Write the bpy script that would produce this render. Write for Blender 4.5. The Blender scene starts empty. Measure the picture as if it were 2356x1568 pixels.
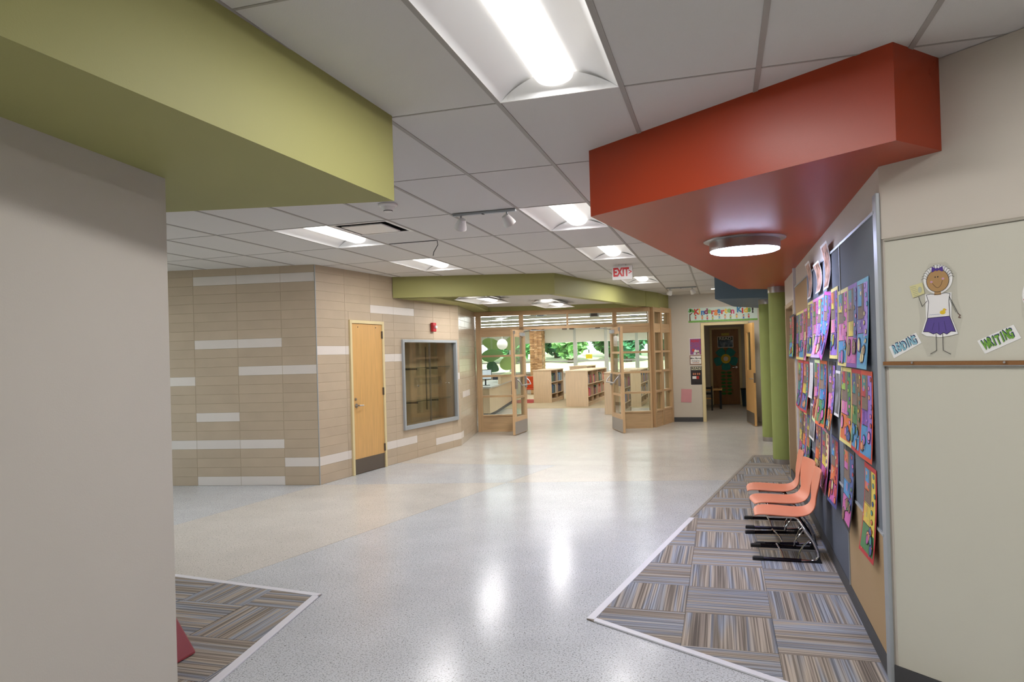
import bpy, math, random
from mathutils import Vector, Matrix
random.seed(7)
C = bpy.context.scene.collection
SC = bpy.context.scene

# ------------------------------------------------------------------ camera
CAMH = 1.61
CEIL = 2.8575
pan, pit, rol = -.2879, .0075, -.0286
fw = Vector((math.sin(pan)*math.cos(pit), math.cos(pan)*math.cos(pit), math.sin(pit)))
rt = Vector((math.cos(pan), -math.sin(pan), 0)); up = rt.cross(fw)
rt2 = rt*math.cos(rol)+up*math.sin(rol); up2 = -rt*math.sin(rol)+up*math.cos(rol)
cd = bpy.data.cameras.new('camera'); cam = bpy.data.objects.new('camera', cd); C.objects.link(cam)
mw = Matrix((rt2, up2, -fw)).transposed().to_4x4(); mw.translation = Vector((0, 0, CAMH))
cam.matrix_world = mw
cd.sensor_fit = 'HORIZONTAL'; cd.sensor_width = 36; cd.lens = 36*1620.5/2356; cd.shift_y = 20.4/2356
cd.clip_start = .05; cd.clip_end = 300
SC.camera = cam

# ------------------------------------------------------------------ world, sun, exposure
W = bpy.data.worlds.new('sky'); SC.world = W; W.use_nodes = True
bg = W.node_tree.nodes['Background']; bg.inputs[0].default_value = (.80, .90, 1, 1); bg.inputs[1].default_value = 3.2
sd = bpy.data.lights.new('sun', 'SUN'); sd.energy = 9; sd.angle = .01; sd.color = (1, .96, .88)
sun = bpy.data.objects.new('sun', sd); C.objects.link(sun); sun.rotation_euler = (math.radians(38), 0, math.radians(20))
sun.location = (0, 40, 30)
vs = SC.view_settings; vs.view_transform = 'Standard'; vs.look = 'None'; vs.gamma = 1; vs.use_curve_mapping = False
vs.exposure = 0.07
LAMP = 3.6            # glow of the curved troffer lenses
LAMPW = 24.0          # watts of each troffer's tubes, shining down through the lens
SC.cycles.use_denoising = True
SC.cycles.max_bounces = 7; SC.cycles.diffuse_bounces = 3; SC.cycles.glossy_bounces = 2
SC.cycles.transparent_max_bounces = 14; SC.cycles.transmission_bounces = 4
SC.cycles.use_adaptive_sampling = True; SC.cycles.adaptive_threshold = .05; SC.cycles.adaptive_min_samples = 12
SC.cycles.sample_clamp_indirect = 8; SC.cycles.caustics_reflective = False; SC.cycles.caustics_refractive = False

# ------------------------------------------------------------------ materials
def lin(c):
    if isinstance(c, str): c = [int(c[i:i+2], 16)/255 for i in (0, 2, 4)]
    return tuple(x/12.92 if x <= .04045 else ((x+.055)/1.055)**2.4 for x in c)
MATS = {}
def mat(name, col, rough=.5, metal=0., var=0., vscale=4., bump=0., bscale=80., spec=.5, coat=0., rnd=0., stretch=None):
    if name in MATS: return MATS[name]
    m = bpy.data.materials.new(name); MATS[name] = m; m.use_nodes = True
    nt = m.node_tree; N = nt.nodes; L = nt.links; b = N['Principled BSDF']
    c = lin(col); b.inputs['Base Color'].default_value = (*c, 1)
    b.inputs['Roughness'].default_value = rough; b.inputs['Metallic'].default_value = metal
    b.inputs['Specular IOR Level'].default_value = spec; b.inputs['Coat Weight'].default_value = coat
    if var or bump:
        tc = N.new('ShaderNodeTexCoord'); mp = N.new('ShaderNodeMapping'); L.new(tc.outputs['Object'], mp.inputs[0])
        if stretch: mp.inputs['Scale'].default_value = stretch
        out = mp.outputs[0]
        if rnd:
            oi = N.new('ShaderNodeObjectInfo'); ad = N.new('ShaderNodeVectorMath'); ad.operation = 'MULTIPLY_ADD'
            ad.inputs[1].default_value = (1, 1, 1); L.new(mp.outputs[0], ad.inputs[0])
            mu = N.new('ShaderNodeMath'); mu.operation = 'MULTIPLY'; mu.inputs[1].default_value = 37.; L.new(oi.outputs['Random'], mu.inputs[0])
            L.new(mu.outputs[0], ad.inputs[2]); out = ad.outputs[0]
    if var:
        no = N.new('ShaderNodeTexNoise'); no.inputs['Scale'].default_value = vscale; no.inputs['Detail'].default_value = 5; L.new(out, no.inputs[0])
        rp = N.new('ShaderNodeMapRange'); rp.inputs[1].default_value = .3; rp.inputs[2].default_value = .7
        rp.inputs[3].default_value = 1-var; rp.inputs[4].default_value = 1+var; L.new(no.outputs[0], rp.inputs[0])
        last = rp.outputs[0]
        if rnd:
            r2 = N.new('ShaderNodeMapRange'); r2.inputs[3].default_value = 1-rnd; r2.inputs[4].default_value = 1+rnd; L.new(oi.outputs['Random'], r2.inputs[0])
            mm = N.new('ShaderNodeMath'); mm.operation = 'MULTIPLY'; L.new(last, mm.inputs[0]); L.new(r2.outputs[0], mm.inputs[1]); last = mm.outputs[0]
        vm = N.new('ShaderNodeVectorMath'); vm.operation = 'SCALE'; vm.inputs[0].default_value = c; L.new(last, vm.inputs['Scale'])
        L.new(vm.outputs[0], b.inputs['Base Color'])
    if bump:
        nb = N.new('ShaderNodeTexNoise'); nb.inputs['Scale'].default_value = bscale; nb.inputs['Detail'].default_value = 3; L.new(out, nb.inputs[0])
        bp = N.new('ShaderNodeBump'); bp.inputs['Strength'].default_value = bump; bp.inputs['Distance'].default_value = .004
        L.new(nb.outputs[0], bp.inputs['Height']); L.new(bp.outputs[0], b.inputs['Normal'])
    return m
def emit(name, col, s):
    if name in MATS: return MATS[name]
    m = bpy.data.materials.new(name); MATS[name] = m; m.use_nodes = True; b = m.node_tree.nodes['Principled BSDF']
    b.inputs['Base Color'].default_value = (.8, .8, .8, 1); b.inputs['Emission Color'].default_value = (*lin(col), 1); b.inputs['Emission Strength'].default_value = s
    return m
def glass(name, tint=(.93, .97, .95), refl=1.0):
    if name in MATS: return MATS[name]
    m = bpy.data.materials.new(name); MATS[name] = m; m.use_nodes = True; nt = m.node_tree; N = nt.nodes; L = nt.links
    N.remove(N['Principled BSDF']); o = N['Material Output']
    t = N.new('ShaderNodeBsdfTransparent'); t.inputs[0].default_value = (*tint, 1)
    g = N.new('ShaderNodeBsdfGlossy'); g.inputs['Roughness'].default_value = .015
    fr = N.new('ShaderNodeLayerWeight'); fr.inputs[0].default_value = .5
    pw = N.new('ShaderNodeMath'); pw.operation = 'POWER'; pw.inputs[1].default_value = 5; L.new(fr.outputs['Facing'], pw.inputs[0])
    mu = N.new('ShaderNodeMath'); mu.operation = 'MULTIPLY_ADD'; mu.inputs[1].default_value = .9; mu.inputs[2].default_value = .045*refl; L.new(pw.outputs[0], mu.inputs[0])
    mx = N.new('ShaderNodeMixShader'); L.new(mu.outputs[0], mx.inputs[0]); L.new(t.outputs[0], mx.inputs[1]); L.new(g.outputs[0], mx.inputs[2]); L.new(mx.outputs[0], o.inputs[0])
    return m
def terrazzo(name, base, chip):
    m = bpy.data.materials.new(name); MATS[name] = m; m.use_nodes = True; nt = m.node_tree; N = nt.nodes; L = nt.links; b = N['Principled BSDF']
    tc = N.new('ShaderNodeTexCoord')
    def spots(scale, lo, hi, c0, c1, prev=None):
        no = N.new('ShaderNodeTexNoise'); no.inputs['Scale'].default_value = scale; no.inputs['Detail'].default_value = 2; L.new(tc.outputs['Object'], no.inputs[0])
        r = N.new('ShaderNodeMapRange'); r.inputs[1].default_value = lo; r.inputs[2].default_value = hi; L.new(no.outputs[0], r.inputs[0])
        x = N.new('ShaderNodeMix'); x.data_type = 'RGBA'; L.new(r.outputs[0], x.inputs[0])
        if prev: L.new(prev, x.inputs[6])
        else: x.inputs[6].default_value = (*lin(c0), 1)
        x.inputs[7].default_value = (*lin(c1), 1); return x.outputs[2]
    o = spots(2.2, .3, .7, base, [min(1, v*1.05) for v in [int(base[i:i+2], 16)/255 for i in (0, 2, 4)]])
    o = spots(105, .54, .60, None, chip, o)
    o = spots(85, .645, .67, None, '6c6966', o)
    o = spots(140, .66, .70, None, 'f4f1ea', o)
    L.new(o, b.inputs['Base Color'])
    b.inputs['Roughness'].default_value = .2; b.inputs['Specular IOR Level'].default_value = .22
    nr = N.new('ShaderNodeTexNoise'); nr.inputs['Scale'].default_value = 3; L.new(tc.outputs['Object'], nr.inputs[0])
    bp = N.new('ShaderNodeBump'); bp.inputs['Strength'].default_value = .04; bp.inputs['Distance'].default_value = .02; L.new(nr.outputs[0], bp.inputs['Height']); L.new(bp.outputs[0], b.inputs['Normal'])
    return m
def striped(name):
    m = bpy.data.materials.new(name); MATS[name] = m; m.use_nodes = True; nt = m.node_tree; N = nt.nodes; L = nt.links; b = N['Principled BSDF']
    tc = N.new('ShaderNodeTexCoord'); oi = N.new('ShaderNodeObjectInfo')
    mu = N.new('ShaderNodeMath'); mu.operation = 'MULTIPLY'; mu.inputs[1].default_value = 53.; L.new(oi.outputs['Random'], mu.inputs[0])
    def band(scale, sx, seed):
        mp = N.new('ShaderNodeMapping'); mp.inputs['Scale'].default_value = (sx, 1, 1); mp.inputs['Location'].default_value = (seed, 0, 0); L.new(tc.outputs['Object'], mp.inputs[0])
        ad = N.new('ShaderNodeVectorMath'); ad.operation = 'ADD'; L.new(mp.outputs[0], ad.inputs[0]); L.new(mu.outputs[0], ad.inputs[1])
        no = N.new('ShaderNodeTexNoise'); no.inputs['Scale'].default_value = scale; no.inputs['Detail'].default_value = 1; L.new(ad.outputs[0], no.inputs[0]); return no.outputs[0]
    wide = band(11, .04, 0); thin = band(115, .007, 5)
    rp = N.new('ShaderNodeValToRGB'); e = rp.color_ramp; e.interpolation = 'LINEAR'
    cols = ['857b71', '9a8f83', 'a5998a', '8f8d8c', '959aa4', 'a59a8c', '8a8076', 'aba091']
    ps = [.25, .36, .43, .49, .54, .60, .67, .78]
    while len(e.elements) < 8: e.elements.new(.5)
    for i, (p, c) in enumerate(zip(ps, cols)): e.elements[i].position = p; e.elements[i].color = (*lin(c), 1)
    L.new(wide, rp.inputs[0])
    r = N.new('ShaderNodeMapRange'); r.inputs[1].default_value = .38; r.inputs[2].default_value = .62; r.inputs[3].default_value = .6; r.inputs[4].default_value = 1.35; L.new(thin, r.inputs[0])
    vm = N.new('ShaderNodeVectorMath'); vm.operation = 'SCALE'; L.new(rp.outputs[0], vm.inputs[0]); L.new(r.outputs[0], vm.inputs['Scale'])
    L.new(vm.outputs[0], b.inputs['Base Color']); b.inputs['Roughness'].default_value = .95; b.inputs['Specular IOR Level'].default_value = .1
    bn = N.new('ShaderNodeTexNoise'); bn.inputs['Scale'].default_value = 260; L.new(tc.outputs['Object'], bn.inputs[0])
    bp = N.new('ShaderNodeBump'); bp.inputs['Strength'].default_value = .5; bp.inputs['Distance'].default_value = .004; L.new(bn.outputs[0], bp.inputs['Height']); L.new(bp.outputs[0], b.inputs['Normal'])
    return m
def picture(name, cols, scale=14.):
    m = bpy.data.materials.new(name); MATS[name] = m; m.use_nodes = True; nt = m.node_tree; N = nt.nodes; L = nt.links; b = N['Principled BSDF']
    tc = N.new('ShaderNodeTexCoord'); no = N.new('ShaderNodeTexNoise'); no.inputs['Scale'].default_value = scale; no.inputs['Detail'].default_value = 4; L.new(tc.outputs['Object'], no.inputs[0])
    rp = N.new('ShaderNodeValToRGB'); e = rp.color_ramp
    while len(e.elements) < len(cols): e.elements.new(.5)
    for i, c in enumerate(cols): e.elements[i].position = .3+.4*i/(len(cols)-1); e.elements[i].color = (*lin(c), 1)
    L.new(no.outputs[0], rp.inputs[0]); L.new(rp.outputs[0], b.inputs['Base Color']); b.inputs['Roughness'].default_value = .35
    return m
def wood(name, col, var=.10, rough=.4, axis='z'):
    st = {'z': (14, 14, 1.2), 'x': (1.2, 14, 14), 'y': (14, 1.2, 14)}[axis]
    return mat(name, col, rough, var=var, vscale=2.2, stretch=st, rnd=.04)
M_ceil = mat('ceiling_tile_white', 'd6d3cf', .9, bump=.35, bscale=220, spec=.2)
M_grid = mat('grid_white', 'a7a29c', .6)
M_dark = mat('dark_void', '1a1918', .8)
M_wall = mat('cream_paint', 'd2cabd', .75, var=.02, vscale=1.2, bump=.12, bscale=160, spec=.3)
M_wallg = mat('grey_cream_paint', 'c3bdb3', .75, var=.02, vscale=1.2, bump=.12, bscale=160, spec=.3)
M_green = mat('olive_green_paint', 'a3a166', .55, var=.02, vscale=1, bump=.1, bscale=200, spec=.3)
M_red = mat('red_orange_paint', 'a83b1a', .37, var=.03, vscale=1, bump=.08, bscale=200, spec=.45)
M_blue = mat('slate_blue_paint', '64798c', .5, bump=.08, bscale=200, spec=.3)
M_block = mat('tan_block', 'bdab93', .5, var=.05, vscale=3, bump=.15, bscale=60, rnd=.03)
M_blockw = mat('white_block', 'e0d8d0', .42, var=.02, vscale=3, bump=.1, bscale=60, rnd=.02)
M_blockg = mat('glazed_tan_block', 'c2b4a0', .2, var=.04, vscale=3, rnd=.03)
M_joint = mat('mortar', 'b9a98f', .9)
M_maple = wood('maple', 'cdaa80')
M_maplex = wood('maple_rail', 'cdaa80', axis='x')
M_door = wood('birch_door', 'd6a868', .08, .38)
M_doord = wood('dark_oak_door', '9a6a38', .12, .4)
M_shelf = wood('shelf_maple', 'dac1a0', .06, .45)
M_frame = mat('cream_frame', 'e0cf9f', .45)
M_alu = mat('brushed_aluminium', 'b4b8ba', .38, metal=.9)
M_alug = mat('satin_grey_metal', 'aeb4b8', .45, metal=.35)
M_steel = mat('stainless', 'b0acaa', .34, metal=.95)
M_kick = mat('dark_kick_plate', '6f655a', .4, metal=.5)
M_chrome = mat('chrome', 'd8d8dc', .08, metal=1)
M_black = mat('black_plastic', '1c1c1f', .45)
M_blk2 = mat('black_chrome', '2a2630', .15, metal=.7)
M_rub = mat('rubber_base', '4a4a4c', .6)
M_white = mat('white_enamel', 'f0eeea', .4)
M_lampw = mat('lamp_reflector_white', 'f2f2f2', .35)
M_lens = emit('lamp_lens', 'fffaf2', LAMP)
M_glass = glass('clear_glass')
M_glassd = glass('case_glass', (.93, .94, .92), 1.5)
M_col = mat('column_green', '95a05e', .6, var=.03, vscale=6, bump=.2, bscale=120, spec=.25)
M_orange = mat('coral_plastic', 'de8a68', .38, bump=.06, bscale=300)
M_paper = mat('white_paper', 'eeece8', .6)
M_ter_g = terrazzo('terrazzo_grey', 'c4c7ca', 'a3a5a8')
M_ter_w = terrazzo('terrazzo_warm', 'cac6bf', 'bbb5ac')
M_carp = striped('striped_carpet')
M_strip = mat('pale_edge_strip', 'dcdbe0', .45)
M_pinG = mat('grey_fabric_board', '7a8088', .9, var=.04, vscale=300, bump=.3, bscale=500, spec=.15)
M_pinD = mat('dark_grey_fabric_board', '656a75', .9, var=.04, vscale=300, bump=.3, bscale=500, spec=.15)
M_pinT = mat('tan_cork_board', 'b79c79', .9, var=.06, vscale=250, bump=.3, bscale=500, spec=.15)
M_wb = mat('whiteboard_enamel', 'cfccbc', .35)

# ------------------------------------------------------------------ mesh helpers
class MB:
    def __init__(s): s.v = []; s.f = []; s.m = []
    def face(s, pts, m=0):
        n = len(s.v); s.v += [tuple(p) for p in pts]; s.f.append(tuple(range(n, n+len(pts)))); s.m.append(m); return s
    def box(s, x0, x1, y0, y1, z0, z1, m=0):
        n = len(s.v); s.v += [(x, y, z) for z in (z0, z1) for y in (y0, y1) for x in (x0, x1)]
        for q in ((0, 2, 3, 1), (4, 5, 7, 6), (0, 1, 5, 4), (2, 6, 7, 3), (0, 4, 6, 2), (1, 3, 7, 5)): s.f.append(tuple(n+i for i in q)); s.m.append(m)
        return s
    def prism(s, poly, z0, z1, m=0):
        a = sum(poly[i][0]*poly[(i+1) % len(poly)][1]-poly[(i+1) % len(poly)][0]*poly[i][1] for i in range(len(poly)))
        if a < 0: poly = poly[::-1]
        n = len(s.v); k = len(poly); s.v += [(p[0], p[1], z0) for p in poly]+[(p[0], p[1], z1) for p in poly]
        s.f += [tuple(range(n+k-1, n-1, -1)), tuple(range(n+k, n+2*k))]; s.m += [m, m]
        for i in range(k): j = (i+1) % k; s.f.append((n+i, n+j, n+k+j, n+k+i)); s.m.append(m)
        return s
    def wprism(s, poly, y0, y1, m=0):   # polygon in the x-z plane, extruded along y from front y0 (towards the room) to back y1
        a = sum(poly[i][0]*poly[(i+1) % len(poly)][1]-poly[(i+1) % len(poly)][0]*poly[i][1] for i in range(len(poly)))
        if a < 0: poly = poly[::-1]
        n = len(s.v); k = len(poly); s.v += [(p[0], y0, p[1]) for p in poly]+[(p[0], y1, p[1]) for p in poly]
        s.f += [tuple(range(n, n+k)), tuple(range(n+2*k-1, n+k-1, -1))]; s.m += [m, m]
        for i in range(k): j = (i+1) % k; s.f.append((n+j, n+i, n+k+i, n+k+j)); s.m.append(m)
        return s
    def tube(s, pts, r, n=8, m=0, cap=True):
        pts = [Vector(p) for p in pts]; rs = r if isinstance(r, (list, tuple)) else [r]*len(pts)
        b = len(s.v); prev = None
        for i, p in enumerate(pts):
            d = (pts[min(i+1, len(pts)-1)]-pts[max(i-1, 0)]).normalized()
            if prev is None:
                a = Vector((0, 0, 1)) if abs(d.z) < .9 else Vector((1, 0, 0)); u = d.cross(a).normalized()
            else: u = (prev-d*prev.dot(d)).normalized()
            prev = u; w = d.cross(u)
            for k in range(n): t = 2*math.pi*k/n; s.v.append(tuple(p+(u*math.cos(t)+w*math.sin(t))*rs[i]))
        for i in range(len(pts)-1):
            for k in range(n): j = (k+1) % n; s.f.append((b+i*n+k, b+i*n+j, b+(i+1)*n+j, b+(i+1)*n+k)); s.m.append(m)
        if cap:
            s.f.append(tuple(b+k for k in range(n-1, -1, -1))); e = b+(len(pts)-1)*n; s.f.append(tuple(e+k for k in range(n))); s.m += [m, m]
        return s
    def lathe(s, prof, n=24, m=0, c=(0, 0, 0)):
        b = len(s.v)
        for r, z in prof:
            for k in range(n): t = 2*math.pi*k/n; s.v.append((c[0]+r*math.cos(t), c[1]+r*math.sin(t), c[2]+z))
        for i in range(len(prof)-1):
            for k in range(n): j = (k+1) % n; s.f.append((b+i*n+k, b+i*n+j, b+(i+1)*n+j, b+(i+1)*n+k)); s.m.append(m)
        s.f.append(tuple(b+k for k in range(n-1, -1, -1))); e = b+(len(prof)-1)*n; s.f.append(tuple(e+k for k in range(n))); s.m += [m, m]
        return s
    def grid(s, fn, nu, nv, m=0):
        b = len(s.v)
        for j in range(nv+1):
            for i in range(nu+1): s.v.append(tuple(fn(i/nu, j/nv)))
        for j in range(nv):
            for i in range(nu): a = b+j*(nu+1)+i; s.f.append((a, a+1, a+nu+2, a+nu+1)); s.m.append(m)
        return s
    def mesh(s, name, mats):
        me = bpy.data.meshes.new(name); me.from_pydata(s.v, [], s.f)
        for x in (mats if isinstance(mats, (list, tuple)) else [mats]): me.materials.append(x)
        me.polygons.foreach_set('material_index', s.m); me.update(); return me
    def build(s, name, mats, parent=None, loc=None, rz=0, smooth=False, bevel=0):
        return link(name, s.mesh(name, mats), parent, loc, rz, smooth, bevel)
def link(name, me, parent=None, loc=None, rz=0, smooth=False, bevel=0):
    o = bpy.data.objects.new(name, me); C.objects.link(o)
    if parent is not None: o.parent = parent
    if loc is not None: o.location = loc
    if rz: o.rotation_euler = (0, 0, rz)
    if smooth:
        me.polygons.foreach_set('use_smooth', [True]*len(me.polygons)); me.set_sharp_from_angle(angle=math.radians(40))
    if bevel:
        b = o.modifiers.new('bevel', 'BEVEL'); b.width = bevel; b.segments = 2; b.limit_method = 'ANGLE'
    return o
def tag(o, label, cat, group=None):
    o['label'] = label; o['category'] = cat
    if group: o['group'] = group
    return o
def struct(o, label=None):
    o['kind'] = 'structure'
    if label: o['label'] = label
    return o
def empty(name, loc=(0, 0, 0), rz=0, parent=None):
    o = bpy.data.objects.new(name, None); C.objects.link(o); o.location = loc; o.rotation_euler = (0, 0, rz); o.empty_display_size = .1
    if parent is not None: o.parent = parent
    return o
def copy_tree(o, parent=None):
    c = o.copy(); C.objects.link(c); c.parent = parent
    for ch in list(o.children): copy_tree(ch, c)
    return c
def frame(a, b):  # wall frame: local x runs right along the wall as seen from the room, local -y points into the room
    t = Vector((b[0]-a[0], b[1]-a[1])); return (a[0], a[1], 0), math.atan2(t.y, t.x), t.length
def on(fr, x, y=0, z=0):  # wall-local -> world
    (ox, oy, _), r, _l = fr; return (ox+x*math.cos(r)-y*math.sin(r), oy+x*math.sin(r)+y*math.cos(r), z)
def B(x0, x1, y0, y1, z0, z1): return MB().box(x0, x1, y0, y1, z0, z1)
def textmesh(body, size, material, ex=.0004, bold=0., sx=1.):
    cu = bpy.data.curves.new('lettering', 'FONT'); cu.body = body; cu.size = size; cu.extrude = ex; cu.offset = bold; cu.resolution_u = 2
    cu.align_x = 'CENTER'; cu.align_y = 'CENTER'
    o = bpy.data.objects.new('lettering', cu); C.objects.link(o); bpy.context.view_layer.update()
    me = bpy.data.meshes.new_from_object(o.evaluated_get(bpy.context.evaluated_depsgraph_get()))
    bpy.data.objects.remove(o); bpy.data.curves.remove(cu)
    for v in me.vertices: v.co = Vector((v.co.x*sx, -v.co.z, v.co.y))
    me.materials.clear(); me.materials.append(material); return me
def text(name, body, size, material, parent, x, y, z, bold=0., sx=1., rot=0):
    o = link(name, textmesh(body, size, material, bold=bold, sx=sx), parent, (x, y, z))
    if rot: o.rotation_euler = (0, -rot, 0)
    return o
def clip(poly, p, n):  # keep the side where (q-p).n >= 0
    out = []
    for i in range(len(poly)):
        a, b = poly[i], poly[(i+1) % len(poly)]
        da = (a[0]-p[0])*n[0]+(a[1]-p[1])*n[1]; db = (b[0]-p[0])*n[0]+(b[1]-p[1])*n[1]
        if da >= 0: out.append(a)
        if (da > 0 > db) or (da < 0 < db):
            t = da/(da-db); out.append((a[0]+(b[0]-a[0])*t, a[1]+(b[1]-a[1])*t))
    return out
def halfplane(a, b, left=True):
    n = (-(b[1]-a[1]), b[0]-a[0]); l = math.hypot(*n); n = (n[0]/l, n[1]/l)
    return a, (n if left else (-n[0], -n[1]))
def inpoly(p, poly):
    r = False
    for i in range(len(poly)):
        a, b = poly[i], poly[i-1]
        if (a[1] > p[1]) != (b[1] > p[1]) and p[0] < (b[0]-a[0])*(p[1]-a[1])/(b[1]-a[1])+a[0]: r = not r
    return r

# ------------------------------------------------------------------ plan
FA = frame((-8.0, 7.555), (-5.03, 8.04))        # tiled wall facing the hall
FB = frame((-5.03, 8.04), (-4.56, 12.0))        # tiled wall with the door and the display case
FC = frame((-4.56, 12.0), (-5.02, 14.24))       # glazed tile return to the library entrance
FE = frame((-5.0, 14.15), (-1.42, 15.055))      # library entrance frame
FG = frame((-1.42, 15.055), (-1.11, 16.33))     # angled wing of the entrance frame
FP = frame((.79, 8.0), (.742, 3.7))             # pin board wall
FD = frame((.745, 3.70), (2.974, 1.693))        # whiteboard wall
LP = FP[2]
def px(s): return LP-s                          # distance from the near corner -> local x on the pin board wall

# ------------------------------------------------------------------ floor
fl = MB().box(-9, 3.2, -3, 16.4, -.12, -.012); fo = struct(fl.build('floor', M_dark), 'polished terrazzo floor in grey and warm bands')
R0 = [(-9, -3), (3.2, -3), (3.2, 16.4), (-9, 16.4)]
L1 = ((-3.561, 4.427), (-2.66, 8.486)); L2 = ((-5.312, 5.795), (-5.053, 8.014)); L3 = ((-4.22, 8.22), (-.14, 9.03))
S2 = ((-4.6, 9.9), (.145, 10.02)); S3 = ((-4.68, 13.2), (-.48, 12.87))
def region(*hs):
    p = R0
    for ln, left in hs:
        q, n = halfplane(ln[0], ln[1], left); q = (q[0]+n[0]*.002, q[1]+n[1]*.002); p = clip(p, q, n)
    return p
for hs, m in [(((L3, False), (L2, True)), M_ter_g), (((L3, False), (L2, False), (L1, True)), M_ter_w), (((L3, False), (L1, False)), M_ter_g),
              (((L3, True), (S2, False), (L1, True)), M_ter_g), (((L3, True), (S2, False), (L1, False)), M_ter_w),
              (((S2, True), (S3, False)), M_ter_w), (((S3, True),), M_ter_w)]:
    MB().prism(region(*hs), -.012, 0).build('floor_panel', m, fo)
MB().prism([(-12, 16.4), (3.2, 16.4), (3.2, 20.4), (-12, 20.4)], -.02, -.002).build('floor_panel', M_ter_w, fo)
# carpets
def carpet(name, poly, gx, gy, x0, x1, y0, y1, label, par=0):
    base = struct(MB().prism(poly, .0005, .002).build(name, M_dark), label)
    k = 0
    for i in range(x0, x1):
        for j in range(y0, y1):
            x, y = gx+.5*i, gy+.5*j; sq = [(x+.001, y+.001), (x+.499, y+.001), (x+.499, y+.499), (x+.001, y+.499)]
            for a in range(len(poly)):
                p, n = halfplane(poly[a], poly[(a+1) % len(poly)], True); sq = clip(sq, p, n)
                if len(sq) < 3: break
            if len(sq) < 3: continue
            cx, cy = x+.25, y+.25; r = 0 if (i+j+par) % 2 else math.pi/2
            loc = [((q[0]-cx)*math.cos(-r)-(q[1]-cy)*math.sin(-r), (q[0]-cx)*math.sin(-r)+(q[1]-cy)*math.cos(-r)) for q in sq]
            o = MB().prism(loc, 0, .006+.0006*random.random()).build('carpet_tile', M_carp, base, (cx, cy, .002), r)
            k += 1
    return base
def edging(n, a, b, w=.045, side=1, m=None, cut=None):
    p, q = Vector(a), Vector(b); d = (q-p).normalized(); nn = Vector((-d.y, d.x))*side*w
    poly = [tuple(p), tuple(q), tuple(q+nn), tuple(p+nn)]
    if cut: poly = clip(poly, cut[0], cut[1])
    o = MB().prism(poly, .0, .0108).build('trim_%d' % n, m or M_strip, bevel=.002); struct(o, 'pale strip edging the striped carpet')
    return (tuple(p+nn*1.01), tuple(nn.normalized()))
carpet('floor_carpet_hall', [(-.824, 4.207), (1.3, 2.94), (1.12, 11.2), (.42, 11.15)], -.255, 3.935, -2, 3, -3, 16, 'striped carpet tiles under the coral chairs')
c1_ = edging(1, (-.824, 4.207), (-.335, 6.95), .05, -1); edging(6, (-.335, 6.95), (.42, 11.15), .035, -1, mat('brown_edge_strip', '8d857b', .5)); edging(2, (-.824, 4.207), (1.5, 2.82), .045, 1, None, c1_)
carpet('floor_carpet_alcove', [(-2.68, 4.27), (-5.6, 4.63), (-5.6, 1.5), (-2.235, 1.5)], -2.57, 3.46, -7, 1, -4, 3, 'striped carpet tiles beyond the left wall', 1)
c3_ = edging(3, (-2.68, 4.27), (-5.6, 4.63), .05, 1); edging(4, (-2.68, 4.27), (-2.25, 1.6), .05, -1, None, c3_)

# ------------------------------------------------------------------ ceiling with grid and tiles
GX, GY, CX, CY = -1.6295, 3.3306, .6096, 1.2192
ce = struct(B(-9, 3.2, -3, 16.5, CEIL+.115, CEIL+.2).build('ceiling', M_ceil), 'suspended ceiling of white rectangular tiles')
LIGHTS = [(1, -1), (0, 2), (0, 4), (0, 7), (-4, 2), (-4, 4)]
ADDED_LIGHTS = [(1, -4), (-4, -1), (-9, 1), (4, -2)]  # unseen troffers added as fill to brighten the room
room = [(-9, -3), (3.2, -3), (3.2, 1.4), (.745, 3.9), (.95, 16.4), (-1.1, 16.4), (-2.4, 10.5), (-4.75, 9.7), (-5.03, 8.04), (-9, 7.3)]
tb = {}
def tile(i, j, y0=0., y1=CY):
    k = (round(y1-y0, 3),)
    if k not in tb: tb[k] = B(.006, CX-.006, .004, y1-y0-.004, .003, .02).mesh('ceiling_tile', M_ceil)
    link('ceiling_tile', tb[k], ce, (GX+i*CX, GY+j*CY+y0, CEIL))
for i in range(-9, 6):
    for j in range(-2, 11):
        if (i, j) in LIGHTS+ADDED_LIGHTS: continue
        x, y = GX+i*CX, GY+j*CY
        if not any(inpoly((x+a*CX, y+b*CY), room) for a in (0, .5, 1) for b in (0, .25, .5, .75, 1)): continue
        if inpoly((x+.3, y+.6), [(-1.75, -3), (-1.75, 2.9), (-9, 1.6), (-9, -3)]): continue
        if i == -3 and j == 2: tile(i, j, .6096, CY); continue
        tile(i, j)
for i in range(-9, 7):
    x = GX+i*CX; B(x-.012, x+.012, -2.9, 16.4, CEIL-.001, CEIL+.004).build('grid_bar', M_grid, ce)
for j in range(-3, 12):
    y = GY+j*CY; B(-8.9, 3.1, y-.006, y+.006, CEIL+.0005, CEIL+.004).build('grid_bar', M_grid, ce)

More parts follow.
